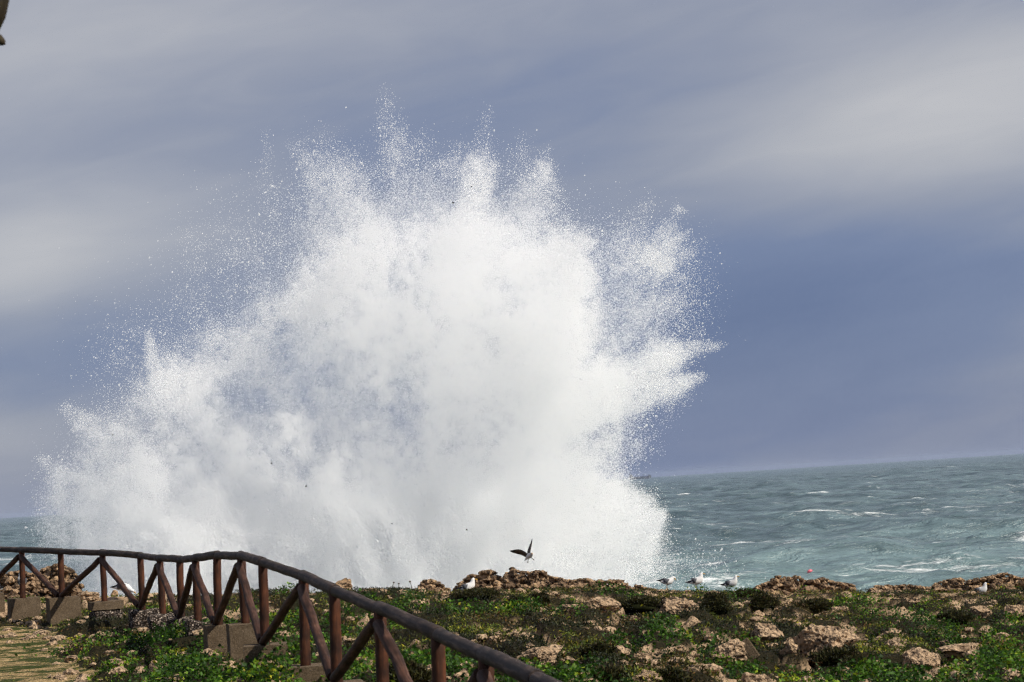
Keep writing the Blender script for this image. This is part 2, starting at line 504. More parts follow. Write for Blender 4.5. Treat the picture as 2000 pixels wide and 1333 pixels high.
# path: its own sheet a little above the ground
py_ = np.linspace(14, 41.8, 160); px_ = np.linspace(0, 1, 110)
PY, PT = np.meshgrid(py_, px_, indexing='ij')
bnd = -5.2 + (PY - 25.4) * (-4.0 / 13.6) + .5
PX = bnd - (1 - PT) * 9.0
PZ = ground_z(PX, PY) + .012 * path_mask(PX, PY) - .08 * (1 - sstep(.35, .6, path_mask(PX, PY)))
me = mesh_np('path', np.stack([PX, PY, PZ], -1).reshape(-1, 3), grid_faces(len(py_), len(px_)), M_PATH, True)
tag(link('path', me), None, None, kind='structure')

# ------------------------------------------------------------------ sea
M_SEA, nt, p, out = new_mat('rough_green_sea')
g = N(nt, 'ShaderNodeNewGeometry')
mpn = N(nt, 'ShaderNodeMapping'); mpn.inputs['Scale'].default_value = (.36, 1, 1); nt.links.new(g.outputs['Position'], mpn.inputs[0])
nA = noise_node(nt, .46, 5, .60, mpn.outputs[0], .5); nB = noise_node(nt, .12, 4, .6, mpn.outputs[0], .4)
nC = noise_node(nt, .02, 3, .5, mpn.outputs[0], .5)
body = ramp_node(nt, nB.outputs[0], [(.3, (.034, .060, .070)), (.5, (.09, .135, .152)), (.72, (.17, .24, .255))])
mpf = N(nt, 'ShaderNodeMapping'); mpf.inputs['Scale'].default_value = (.16, .55, 1); nt.links.new(g.outputs['Position'], mpf.inputs[0])
nF = noise_node(nt, .12, 7, .68, mpf.outputs[0], 1.2); nG = noise_node(nt, 2.2, 5, .7, mpf.outputs[0], .5)
fo = N(nt, 'ShaderNodeAttribute', attribute_name='foam')
f1 = N(nt, 'ShaderNodeMath', operation='ADD'); nt.links.new(nF.outputs[0], f1.inputs[0]); nt.links.new(fo.outputs['Fac'], f1.inputs[1])
f2 = N(nt, 'ShaderNodeMath', operation='MULTIPLY_ADD'); nt.links.new(nG.outputs[0], f2.inputs[0]); f2.inputs[1].default_value = .28; nt.links.new(f1.outputs[0], f2.inputs[2])
foam = ramp_node(nt, f2.outputs[0], [(.765, (0, 0, 0)), (.84, (1, 1, 1))])
sh = N(nt, 'ShaderNodeAttribute', attribute_name='aerated')
body2 = mix_rgb(nt, sh.outputs['Fac'], body.outputs[0], (.23, .34, .335))
nt.links.new(mix_rgb(nt, foam.outputs[0], body2, (.72, .75, .75)), p.inputs['Base Color'])
rr = N(nt, 'ShaderNodeMath', operation='MULTIPLY_ADD'); nt.links.new(foam.outputs[0], rr.inputs[0]); rr.inputs[1].default_value = .6; rr.inputs[2].default_value = .31
nt.links.new(rr.outputs[0], p.inputs['Roughness'])
p.inputs['IOR'].default_value = 1.33; p.inputs['Specular IOR Level'].default_value = .5
bump(nt, p, nA.outputs[0], 1.0, 2.1)

sy = np.concatenate([np.array([58, 80.]), np.geomspace(110, 2500, 620), np.geomspace(2500, 20000, 30)[1:]])
st = np.concatenate([np.array([-2, -.9, -.5]), np.linspace(-.36, .36, 560), np.array([.5, .9, 2])])
SY, ST = np.meshgrid(sy, st, indexing='ij'); SX = SY * ST
hgt = np.zeros_like(SX)
wrng = np.random.default_rng(3)
for lam, amp in ((46, .42), (33, .30), (22, .26), (15, .20), (10.5, .15), (7.4, .11), (5.2, .08)):
    for k in range(3):
        a = math.radians(-78 + wrng.normal() * 26); ph = wrng.random() * 6.28
        kx, ky = math.cos(a) * 6.283 / lam, math.sin(a) * 6.283 / lam
        arg = kx * SX + ky * SY + ph + 2.2 * fbm(SX / lam / 3, SY / lam / 3, lam, 2)
        w = (1 - np.abs(np.sin(arg / 2))) * 2 - .73
        hgt += amp * .95 * w * sstep(lam * 260, lam * 90, SY)
hgt += .9 * (fbm(SX / 5, SY / 2.6, 1, 4) - .5) * sstep(2200, 600, SY)
hgt *= sstep(100, 135, SY)
foam_a = .015 * sstep(235, 165, SY) + .05 * sstep(.45, 1.0, hgt) + .02 * sstep(300, 240, SY) - .045 * sstep(420, 800, SY)
foam_a += .26 * np.exp(-((SY - (355 + .2 * SX)) / 14) ** 2) * sstep(20, 30, SX) * (fbm(SX / 30, SY / 40, 8, 3))
foam_a += .34 * np.exp(-((SY - (184 + .12 * SX)) / 9) ** 2) * sstep(22, 34, SX) * (fbm(SX / 20, SY / 30, 4, 3))
foam_a += .40 * np.exp(-((SY - (214 + .0 * SX)) / 9) ** 2) * sstep(44, 54, SX) * (fbm(SX / 20, SY / 30, 6, 3))
me = mesh_np('sea', np.stack([SX, SY, hgt], -1).reshape(-1, 3), grid_faces(len(sy), len(st)), M_SEA, True)
add_attr(me, 'foam', foam_a.ravel()); add_attr(me, 'aerated', (.45 * sstep(330, 140, SY + 150 * (fbm(SX / 9, SY / 12, 2, 4, .6) - .5))).ravel())
tag(link('sea', me), None, None, kind='structure')

# ------------------------------------------------------------------ spray: the burst of water, one cloud of drops
M_SPRAY, nt, p, out = new_mat('white_water_drops')
df = N(nt, 'ShaderNodeBsdfDiffuse'); df.inputs[0].default_value = (.975, .978, .98, 1)
tl = N(nt, 'ShaderNodeBsdfTranslucent'); tl.inputs[0].default_value = (.975, .978, .98, 1)
mx = N(nt, 'ShaderNodeMixShader'); mx.inputs[0].default_value = .5
nt.links.new(df.outputs[0], mx.inputs[1]); nt.links.new(tl.outputs[0], mx.inputs[2]); nt.links.new(mx.outputs[0], out.inputs[0])

CELL = 4.0
gx = np.arange(20, 1520, CELL); gy = np.arange(130, 1420, CELL)
GX, GY = np.meshgrid(gx, gy)
TAU = np.zeros_like(GX)


def streak(x0, y0, x1, y1, w0, w1, t0, t1, e=2.0):
    global TAU
    dx, dy = x1 - x0, y1 - y0; L2 = dx * dx + dy * dy
    s = np.clip(((GX - x0) * dx + (GY - y0) * dy) / L2, 0, 1)
    d = np.hypot(GX - x0 - s * dx, GY - y0 - s * dy)
    w = w0 + (w1 - w0) * s
    TAU += (t0 + (t1 - t0) * s) * np.exp(-(d / w) ** e)


def blob(x, y, sx, sy_, t, e=2.0):
    global TAU
    TAU += t * np.exp(-(((GX - x) / sx) ** 2 + ((GY - y) / sy_) ** 2) ** (e / 2))


def thin(x, y, sx, sy_, m):
    global TAU
    TAU *= 1 - (1 - m) * np.exp(-((GX - x) / sx) ** 2 - ((GY - y) / sy_) ** 2)


def inside(poly):
    r = np.zeros(GX.shape, bool)
    for (xa, ya), (xb, yb) in zip(poly, poly[1:] + poly[:1]):
        c = ((ya > GY) != (yb > GY)) & (GX < (xb - xa) * (GY - ya) / (yb - ya + 1e-9) + xa)
        r ^= c
    return r.astype(float)


def blur(a, n):
    for ax in (0, 1):
        for _ in range(3):
            c = np.cumsum(np.concatenate([np.repeat(a.take([0], ax), n + 1, ax), a, np.repeat(a.take([-1], ax), n, ax)], ax), ax)
            a = (c.take(range(2 * n + 1, c.shape[ax]), ax) - c.take(range(0, c.shape[ax] - 2 * n - 1), ax)) / (2 * n + 1)
    return a


BODY = [(125, 1400), (118, 960), (190, 870), (300, 760), (430, 690), (560, 600), (620, 500), (720, 450), (900, 440), (1100, 460), (1150, 560), (1160, 680),
        (1225, 725), (1180, 850), (1185, 960), (1250, 990), (1262, 1060), (1220, 1150), (1200, 1400)]
TAU += 1.5 * blur(inside(BODY), 6)
TAU += 1.6 * blur(inside([(230, 1400), (190, 980), (330, 900), (560, 930), (800, 960), (860, 560), (1000, 480), (1110, 500), (1140, 700), (1130, 950), (1150, 1400)]), 14)
streak(880, 1200, 900, 500, 180, 100, 2.5, 2.2)
streak(1050, 1200, 1090, 520, 90, 60, 3.5, 4.0, 3)
streak(700, 1200, 740, 500, 120, 60, 2, 1.0)
streak(500, 1200, 440, 900, 190, 120, 3, 1.2)
streak(250, 1150, 260, 950, 90, 80, 1.5, .8)
streak(390, 730, 560, 620, 55, 50, 1.1, 1.3)
streak(240, 830, 400, 740, 45, 50, .8, 1.2)
streak(560, 620, 720, 470, 60, 50, 1.0, 1.4)
for a in ((480, 770, 75, 90, .18), (780, 800, 115, 105, .18), (745, 880, 45, 60, .5), (620, 860, 90, 60, .5), (1005, 850, 45, 60, .6), (620, 740, 100, 60, .6), (820, 900, 40, 40, .6),
          (580, 500, 80, 60, .5)): thin(*a)
# jets and plumes
streak(800, 480, 750, 180, 62, 11, 1.5, .16)
streak(770, 300, 790, 225, 18, 8, .4, .2)
streak(720, 440, 620, 310, 60, 36, 1.2, .7)
streak(640, 360, 580, 290, 30, 18, .5, .2)
streak(690, 380, 680, 300, 40, 28, .6, .2)
streak(850, 430, 825, 280, 50, 22, 1.1, .2)
streak(910, 520, 930, 330, 48, 26, 3.0, 1.5, 3)
streak(935, 340, 955, 205, 22, 9, .55, .12)
streak(900, 450, 966, 322, 30, 9, 1.6, 1.0)
streak(880, 330, 900, 290, 24, 14, .4, .2)
streak(1000, 480, 1065, 330, 60, 18, 1.4, 1.3, 3)
streak(1060, 350, 1068, 288, 18, 8, 1.0, .4)
streak(1030, 420, 1020, 290, 40, 20, .5, .2)
streak(1080, 440, 1085, 360, 26, 14, .8, .5)
streak(1110, 490, 1165, 472, 14, 6, .8, .8)
streak(1165, 650, 1290, 500, 75, 55, .6, .9)
streak(1280, 520, 1322, 412, 36, 9, 1.0, 1.4, 3)
streak(1322, 405, 1338, 412, 7, 4, 1.3, 1.3)
streak(1290, 500, 1356, 492, 32, 9, 1.5, 1.0, 3)
streak(1320, 470, 1345, 455, 12, 6, 1.0, .8)
streak(1230, 470, 1272, 392, 40, 16, .5, .3)
blob(1260, 590, 100, 105, .55, 3)
blob(1210, 560, 80, 90, .4)
streak(1120, 770, 1300, 705, 45, 28, 4, 1.8, 3)
streak(1290, 690, 1415, 673, 26, 5, 1.4, .3, 3)
streak(1340, 690, 1372, 650, 16, 9, .35, .1)
streak(1150, 800, 1372, 736, 48, 9, 4, .8, 3)
streak(1190, 860, 1330, 765, 30, 20, .7, .3)
streak(1180, 960, 1260, 870, 24, 22, .8, .25)
blob(1225, 1025, 42, 48, 2.2, 3)
streak(1190, 1130, 1292, 1005, 40, 8, 1.3, .9)
streak(1190, 960, 1265, 985, 26, 14, .8, .6)
thin(1258, 918, 46, 32, .05)
blob(1300, 1110, 80, 36, .30)
streak(310, 770, 290, 650, 20, 8, 1.0, .45, 3)
streak(340, 740, 335, 700, 14, 8, .4, .2)
streak(520, 420, 521, 258, 20, 9, .16, .13)
blob(520, 380, 42, 36, .15)
streak(250, 890, 128, 800, 46, 12, 1.2, .6, 3)
streak(160, 830, 150, 780, 14, 10, .3, .1)
streak(200, 970, 82, 900, 36, 9, .7, .35)
streak(130, 960, 105, 930, 24, 14, .5, .2)
streak(480, 480, 400, 365, 48, 18, .15, .09)
streak(400, 500, 365, 430, 40, 22, .13, .07)
blob(480, 540, 130, 90, .20); blob(430, 640, 130, 70, .22); blob(220, 700, 60, 60, .09)
blob(640, 430, 90, 70, .35)
blob(150, 1010, 45, 60, .6); blob(165, 1110, 60, 50, .55); blob(230, 1090, 90, 60, 1.0)
TAU *= 1 + .9 * sstep(860, 1010, GY) * sstep(110, 260, GX)
TAU *= 1 - .55 * sstep(530, 390, GY)                    # the thrown tips are thinner
TAU *= 1 - .50 * sstep(1150, 1190, GX) * sstep(690, 640, GY)
TAU *= 1 - .45 * sstep(620, 540, GX) * sstep(690, 600, GY - .0 * GX)
TAU = 5.0 * (1 - np.exp(-TAU / 5.0)) * 1.2
# radial streaks and lumps
ang = np.arctan2(GX - 790, 1330 - GY); rad = np.hypot(GX - 790, GY - 1330)
st_n = fbm(ang * 9, rad / 210, 2, 4, .6)
lump = fbm(GX / 46, GY / 46, 5, 5, .62)
fine = fbm(GX / 17, GY / 17, 15, 3, .6)
mod = np.clip(1 + 2.2 * (st_n - .5), .3, 2.0) * np.clip(1 + 2.0 * (lump - .5), .3, 2.0) * np.clip(1 + 1.3 * (fine - .5), .4, 1.8)
dense = sstep(2.5, 6.0, TAU)
TAU *= mod * (1 - dense) + (1 + .35 * (mod - 1)) * dense
D0 = 92.0
mpp = D0 / FPX
R0 = .0082
MEANR2 = R0 ** 2 * 1.72
RG = np.interp(TAU, [.12, .4, 1.5, 4.0], [.0074, .0050, .0044, .0054])
cnt = TAU * (CELL * mpp) ** 2 / (math.pi * RG ** 2 * 1.72)
n_pts = rng.poisson(cnt)
idx = np.repeat(np.arange(n_pts.size), n_pts.ravel())
sx_ = GX.ravel()[idx] + (rng.random(len(idx)) - .5) * CELL
sy2 = GY.ravel()[idx] + (rng.random(len(idx)) - .5) * CELL
lo_tau = TAU.ravel()[idx]
# three curtains of water one behind the other, each with its own lumps
wts = [np.exp(4.5 * (fbm(ang * 7 + 31 * q_, rad / 120 + 9 * q_, 8 + q_, 4, .6) - .5)) for q_ in range(3)]
cen = [q_ * 9.0 - 9.0 + 11.0 * (fbm(GX / 90, GY / 90, 30 + 3.7 * q_, 3) - .5) for q_ in range(3)]
sm = wts[0] + wts[1] + wts[2]; pick = rng.random(len(idx))
c0, c1 = (wts[0] / sm).ravel()[idx], ((wts[0] + wts[1]) / sm).ravel()[idx]
depth = np.where(pick < c0, cen[0].ravel()[idx], np.where(pick < c1, cen[1].ravel()[idx], cen[2].ravel()[idx]))
depth = D0 + depth * np.interp(lo_tau, [.2, 2.0], [.45, 1.0]) + rng.normal(size=len(idx)) * (1.4 + .35 * np.minimum(lo_tau, 5.0))
# unproject about the burst's own distance, so that the burst keeps its size
dxv = np.array(RGT)[None] * ((sx_ - W / 2) / FPX)[:, None] + np.array(UPV)[None] * ((H / 2 - sy2) / FPX)[:, None] + np.array(FWD)[None]
P = np.array(EYE)[None] + dxv * (depth / dxv[:, 1])[:, None]
r_ = RG.ravel()[idx] * np.exp(rng.normal(size=len(idx)) * .52)
keep = (P[:, 2] > -.2) & (P[:, 1] > 70)
P, r_ = P[keep], np.clip(r_[keep], .003, .05)
print('spray drops', len(P))
me = bpy.data.meshes.new('wave_spray'); me.vertices.add(len(P)); me.vertices.foreach_set('co', P.astype(np.float32).ravel())
add_attr(me, 'drop_radius', r_); me.materials.append(M_SPRAY); me.update()
spray = link('wave_spray', me)
tag(spray, 'huge white burst of sea spray exploding above the rocky shore', 'spray', kind='stuff')
ng = bpy.data.node_groups.new('drops', 'GeometryNodeTree')
ng.interface.new_socket('Geometry', in_out='INPUT', socket_type='NodeSocketGeometry'); ng.interface.new_socket('Geometry', in_out='OUTPUT', socket_type='NodeSocketGeometry')
gi = ng.nodes.new('NodeGroupInput'); go = ng.nodes.new('NodeGroupOutput')
m2p = ng.nodes.new('GeometryNodeMeshToPoints'); na = ng.nodes.new('GeometryNodeInputNamedAttribute'); na.data_type = 'FLOAT'
na.inputs['Name'].default_value = 'drop_radius'
smn = ng.nodes.new('GeometryNodeSetMaterial'); smn.inputs['Material'].default_value = M_SPRAY
ng.links.new(gi.outputs[0], m2p.inputs['Mesh']); ng.links.new(na.outputs['Attribute'], m2p.inputs['Radius'])
ng.links.new(m2p.outputs[0], smn.inputs['Geometry']); ng.links.new(smn.outputs[0], go.inputs[0])
md = spray.modifiers.new('drops', 'NODES'); md.node_group = ng

# ------------------------------------------------------------------ rocks
def ico(sub):
    bm = bmesh.new(); bmesh.ops.create_icosphere(bm, subdivisions=sub, radius=1.0)
    v = np.array([x.co[:] for x in bm.verts]); f = np.array([[x.index for x in q.verts] for q in bm.faces]); bm.free()
    return v, f


ICO5 = ico(5); ICO4 = ico(4); ICO3 = ico(3); ICO2 = ico(2)


def rock_lobe(size, seed, rough=.28, sub=ICO5, strata=0.0, block=.5, cuts=11):
    v, f = sub
    d = v / np.linalg.norm(v, axis=1)[:, None]
    rr_ = np.random.default_rng(int(seed * 100) + 1)
    q = d.copy()
    for _ in range(cuts):                                   # broken faces
        n_ = rr_.normal(size=3); n_ /= np.linalg.norm(n_); c_ = .5 + .35 * rr_.random()
        q -= n_[None] * np.maximum(q @ n_ - c_, 0)[:, None]
    q /= np.abs(q).max(0)[None]
    o = seed * 3.17
    n1 = fbm(d[:, 0] * 1.6 + o, d[:, 1] * 1.6 + o * .7, d[:, 2] * 1.6 + 9, 3)
    n2 = np.abs(fbm(d[:, 0] * 4.5 + o, d[:, 1] * 4.5, d[:, 2] * 4.5 + o, 4, .6) - .5) * 2
    n3 = fbm(d[:, 0] * 12 + o, d[:, 1] * 12, d[:, 2] * 12 + o, 3, .6)
    r = 1 + rough * 1.1 * (n1 - .5) * 2 - rough * .6 * n2 + rough * .75 * (n3 - .5)
    if strata:
        r += strata * np.sin(q[:, 2] * 11 + 5 * n1)
    return q * r[:, None] * np.array(size)[None] * .5, f


def rock(label, px, ptop, pbot, wpx, seed, rough=.28, depth=.8, Y=None, tilt=0, mat=None, lobes=None, name='rock', strata=0.0, group=None, block=.5):
    """a rock whose foot is seen at pbot; lobes = [(dx, dz, w, h)] in fractions of its width/height"""
    g_ = on_ground(px, pbot) if Y is None else at(px, pbot, Y)
    mpp_ = g_.y / FPX
    w_, h_ = wpx * mpp_, (pbot - ptop) * mpp_
    if Y is not None: foot = g_.z
    else: foot = at(px, pbot, g_.y).z
    V_, F_, off = [], [], 0
    for k, (dx, dz, fw, fh) in enumerate(lobes or [(0, 0, 1, 1)]):
        hh = h_ * fh * 1.45                                 # a third of it is bedded in the ground
        v, f = rock_lobe((w_ * fw, w_ * fw * depth, hh), seed + k * 1.37, rough, ICO5 if not lobes else ICO4, strata, block)
        if tilt:
            c, s = math.cos(tilt), math.sin(tilt)
            v = np.stack([v[:, 0] * c - v[:, 2] * s, v[:, 1], v[:, 0] * s + v[:, 2] * c], -1)
        v = v + np.array([dx * w_, (random.random() - .5) * .25 * w_ * fw if lobes else 0, dz * h_ + h_ * fh - hh * .5])
        V_.append(v); F_.append(f + off); off += len(v)
    me_ = mesh_np(name, np.concatenate(V_), np.concatenate(F_), mat or M_ROCK, False)
    o = link(name, me_, loc=(g_.x, g_.y, foot))
    tag(o, label, 'rock', group)
    o.rotation_euler = (0, 0, random.uniform(-.3, .3))
    return o


RIM = [  # label, skyline profile in px, foot px, seed, distance: crumbling heaps of karst limestone along the rim
    ('small dark jagged outcrop on the skyline left of the sitting gull', [(818, 1143), (824, 1133), (834, 1130), (846, 1133), (856, 1137), (862, 1145), (872, 1150)], 1158, 2, 50.2),
    ('stepped limestone outcrop behind the sitting gull', [(886, 1148), (895, 1138), (906, 1132), (912, 1123), (922, 1121), (932, 1124), (938, 1114), (950, 1113), (962, 1114), (968, 1122), (980, 1130), (990, 1132)], 1160, 3, 51.5),
    ('highest jagged limestone ridge under the flying gull', [(988, 1118), (992, 1117), (998, 1108), (1006, 1112), (1012, 1116), (1022, 1115), (1034, 1116), (1042, 1113), (1054, 1114), (1062, 1118), (1068, 1124), (1080, 1126), (1090, 1128), (1100, 1131)], 1160, 4, 52.5),
    ('low broken rock shelf right of the highest ridge', [(1100, 1131), (1115, 1133), (1130, 1131), (1142, 1128), (1150, 1131), (1160, 1135), (1170, 1131), (1180, 1134), (1195, 1131), (1210, 1133), (1220, 1140), (1226, 1148)], 1160, 5, 54),
    ('smallest knobbly rock on the rim left of the three gulls', [(1233, 1147), (1240, 1141), (1250, 1144), (1262, 1147), (1280, 1150)], 1160, 6, 56.5),
    ('dark knobbly outcrop on the rim right of the three gulls', [(1474, 1146), (1490, 1138), (1506, 1134), (1511, 1124), (1520, 1124), (1525, 1131), (1534, 1125), (1545, 1128), (1552, 1124), (1560, 1125), (1566, 1134)], 1164, 7, 59),
    ('long sloping rock on the rim below the pink float', [(1566, 1135), (1578, 1131), (1586, 1134), (1594, 1130), (1604, 1127), (1610, 1130), (1620, 1134), (1635, 1136), (1650, 1138), (1662, 1141), (1668, 1148)], 1164, 8, 59),
    ('flat low rock shelf on the rim between two higher outcrops', [(1700, 1148), (1715, 1144), (1730, 1142), (1745, 1144), (1760, 1141), (1775, 1142), (1790, 1144), (1810, 1146), (1825, 1147)], 1164, 9, 59.5),
    ('broad pale outcrop behind the rightmost gull', [(1824, 1142), (1830, 1137), (1845, 1134), (1862, 1129), (1872, 1128), (1885, 1132), (1900, 1131), (1912, 1128), (1922, 1125), (1934, 1125)], 1166, 10, 58.5),
    ('tallest pale outcrop at the far right end of the rim', [(1934, 1125), (1946, 1121), (1958, 1118), (1966, 1120), (1978, 1124), (1990, 1128), (2010, 1128), (2040, 1126)], 1166, 11, 58.5),
    ('dark crumbly outcrop behind the first fence brace on the far left', [(-30, 1122), (-10, 1118), (8, 1122), (20, 1116), (34, 1114), (48, 1116), (60, 1119), (72, 1118)], 1174, 12, 48),
    ('taller dark outcrop between the two leftmost fence posts', [(72, 1118), (82, 1110), (94, 1104), (104, 1101), (112, 1100), (122, 1104), (134, 1110), (146, 1122), (156, 1142)], 1174, 13, 48.5)]
for lb, prof, ft, sd, Y in RIM:
    rr_ = np.random.default_rng(sd + 900)
    pxs = [q_[0] for q_ in prof]; pys = [q_[1] for q_ in prof]; m_ = Y / FPX
    org = at((pxs[0] + pxs[-1]) / 2, ft, Y); V_, F_, off = [], [], 0
    hmax = (ft - min(pys)) * m_
    jobs = []
    x_ = pxs[0]
    while x_ < pxs[-1]:                                       # the crest, knob by knob
        r_px = rr_.uniform(3.2, 7.0); jobs.append((x_ + r_px * .5, np.interp(x_, pxs, pys), r_px, 0.0)); x_ += r_px * 1.0
    for _ in range(int((pxs[-1] - pxs[0]) * .75)):               # the heap below it
        x_ = rr_.uniform(pxs[0], pxs[-1]); tp = np.interp(x_, pxs, pys); u_ = rr_.random() ** .8
        jobs.append((x_, tp + 4 + u_ * max(ft - tp - 2, 2), rr_.uniform(4, 11), u_))
    for x_, tp, r_px, u_ in jobs:
        r_m = r_px * m_
        v, f = rock_lobe((r_m * 2.5, r_m * 2.2, r_m * rr_.uniform(1.3, 2.0)), rr_.uniform(1, 90), .42, ICO3 if u_ == 0 else ICO2, .0, cuts=7)
        p_ = at(x_, tp, Y) - org
        v = v + np.array([p_.x, -u_ * hmax * .7 + rr_.normal() * .12, p_.z - v[:, 2].max()])
        V_.append(v); F_.append(f + off); off += len(v)
    for k in range(16):                                       # the solid heart of the heap
        x_ = pxs[0] + (pxs[-1] - pxs[0]) * (k + .5) / 16; tp = np.interp(x_, pxs, pys) + 2.5
        ww = (pxs[-1] - pxs[0]) * m_ * .2
        v, f = rock_lobe((ww, ww * .8, (ft + 10 - tp) * m_ * 1.3), sd * 7 + k, .3, ICO3, .03)
        p_ = at(x_, tp, Y) - org
        V_.append(v + np.array([p_.x, .05, p_.z - v[:, 2].max()])); F_.append(f + off); off += len(v)
    o = link('rock_outcrop', mesh_np('rock_outcrop', np.concatenate(V_), np.concatenate(F_), M_RIMROCK), loc=org)
    tag(o, lb, 'rock')
rock('rounded brown boulder on the skyline just behind the fence rail', 671, 1122, 1158, 58, 1.3, .26, .9, 49.2, 0, M_RIMROCK, None, 'boulder', .0)
rock('low sunlit yellowish rock between the second and third fence posts', 172, 1154, 1172, 58, 14.2, .3, .8, 46, 0, M_ROCK, None, 'boulder', .03)
rock('small knobbly rock right behind the crouching gull', 224, 1151, 1162, 16, 15.1, .3, .8, 47, 0, M_RIMROCK, None, 'boulder', .0)
rock('low sunlit rock between the close set left posts', 322, 1157, 1170, 60, 16.7, .3, .8, 46.5, 0, M_ROCK, None, 'boulder', .03)
rock('flat rock sliver on the skyline under the fence rail', 725, 1149, 1158, 50, 17.5, .3, .8, 49.5, 0, M_RIMROCK, None, 'boulder', .0)

FIELD = [  # label, px, top, foot, width, seed, tilt
    ('largest pale tilted boulder lying in the green scrub', 1596, 1219, 1278, 142, 21, .16),
    ('pale rounded boulder left of the largest boulder', 1428, 1250, 1284, 84, 22, 0),
    ('rough grey pyramid shaped rock above the pale rounded boulder', 1500, 1216, 1250, 76, 23, -.2),
    ('wide pale boulder below the three gulls', 1325, 1164, 1200, 88, 24, -.1),
    ('pale flat boulder left of the boulder below the gulls', 1178, 1162, 1190, 76, 25, -.12),
    ('small pale wedge of rock below the highest ridge', 1116, 1177, 1198, 40, 26, 0),
    ('broken pale rock right of the largest boulder', 1792, 1262, 1304, 78, 27, .1),
    ('long low pale rock near the right edge in the foreground', 1885, 1258, 1284, 96, 28, 0),
    ('pale rock below the rightmost gull', 1912, 1184, 1206, 58, 29, 0),
    ('pale rock below the tallest right outcrop beside the yellow leaves', 1988, 1180, 1202, 50, 30, 0),
    ('flat pale slab below the flat rim shelf', 1780, 1164, 1178, 50, 31, 0),
    ('pale knob of rock just left of the largest boulder', 1552, 1248, 1278, 40, 32, 0),
    ('small pinkish rock in the bottom right greenery', 1716, 1288, 1306, 36, 33, 0),
    ('small pale rock low in the greenery below the largest boulder', 1645, 1302, 1320, 32, 34, 0),
    ('pale rock at the bottom edge left of the small pale rock', 1478, 1313, 1345, 58, 35, 0),
    ('pink pale rock at the bottom edge below the dark bushes', 1262, 1310, 1334, 70, 36, 0),
    ('pale rock by the dark bush at the lower middle', 1256, 1274, 1296, 46, 37, 0),
    ('long rough rock right of the sloping fence rail', 1060, 1258, 1288, 100, 38, 0),
    ('pale rock peeping out above the lowest part of the rail', 1005, 1232, 1250, 42, 39, 0),
    ('pale cracked rock behind the rail near the bottom edge', 905, 1307, 1338, 42, 40, 0),
    ('pale rock behind the fence between two lower posts', 712, 1279, 1304, 46, 41, 0),
    ('reddish rock in the leafy plants beside the path', 306, 1288, 1312, 40, 42, .3),
    ('low pale rock among scrub in the middle right', 1742, 1228, 1244, 44, 43, 0),
    ('pale stone tucked below the tall right outcrop', 1955, 1236, 1254, 46, 44, 0),
    ('pale low rock at the left below the pale flat boulder', 1115, 1280, 1300, 40, 45, 0),
]
for lb, px, tp, ft, w_, sd, tl_ in FIELD:
    rock(lb, px, tp, ft, w_, sd, .30, .75, None, tl_, M_ROCK, None, 'boulder', .02)

# flat stone slab standing on edge next to the pale rounded boulder
g_ = on_ground(1464, 1282); bm = bmesh.new()
bm_box(bm, (0, 0, .09), (.17, .07, .32), Matrix.Rotation(-.55, 3, 'Y'))
bmesh.ops.bevel(bm, geom=bm.edges[:], offset=.012, segments=1, affect='EDGES')
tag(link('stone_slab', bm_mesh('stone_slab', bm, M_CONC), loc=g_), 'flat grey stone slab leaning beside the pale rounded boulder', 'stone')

# ------------------------------------------------------------------ ground cover
def leaves_mesh(name, P_, size, aspect, up, col, mat):
    """one pointed four-corner blade per point"""
    n = len(P_)
    az = rng.random(n) * 6.283; el = np.arcsin(np.clip(up + (rng.random(n) - .5) * 1.1, -.2, 1.0))
    ax = np.stack([np.cos(az) * np.cos(el), np.sin(az) * np.cos(el), np.sin(el)], -1)
    rv = rng.normal(size=(n, 3)); sd = np.cross(ax, rv); sd /= np.linalg.norm(sd, axis=1)[:, None] + 1e-9
    nm = np.cross(ax, sd)
    L = size[:, None]; Wd = (size * aspect)[:, None] * .5
    v = np.stack([P_, P_ + ax * L * .5 + sd * Wd + nm * L * .08, P_ + ax * L, P_ + ax * L * .5 - sd * Wd + nm * L * .08], 1).reshape(-1, 3)
    f = np.arange(n * 4).reshape(-1, 4)
    me_ = mesh_np(name, v, f, mat, False)
    add_attr(me_, 'leaf_colour', np.repeat(col, 4, 0), 'COLOR')
    return me_


def palette(cols, weights, n, jit=.3):
    k = rng.choice(len(cols), n, p=np.array(weights) / sum(weights))
    return np.array(cols)[k] * np.exp(rng.normal(size=(n, 1)) * jit)


def scatter(n, ylo=14, yhi=61, pw=.0):
    u = rng.random(n)
    y = np.sqrt(ylo ** 2 + u * (yhi ** 2 - ylo ** 2)) if pw == 0 else ylo + u * (yhi - ylo)
    x = y * (rng.random(n) * 2 - 1) * .31
    k = (y < edge_y(x) - .05)
    return x[k], y[k]


def leafy_mask(x, y):
    n = fbm(x * .42 + 20, y * .34, 12, 4, .55)
    b = np.interp(y, [15, 22, 30, 40, 50], [.05, .03, -.015, -.05, -.10]) + .09 * sstep(-1.5, -5, x) * sstep(40, 30, y)
    return sstep(.50, .58, n + b)


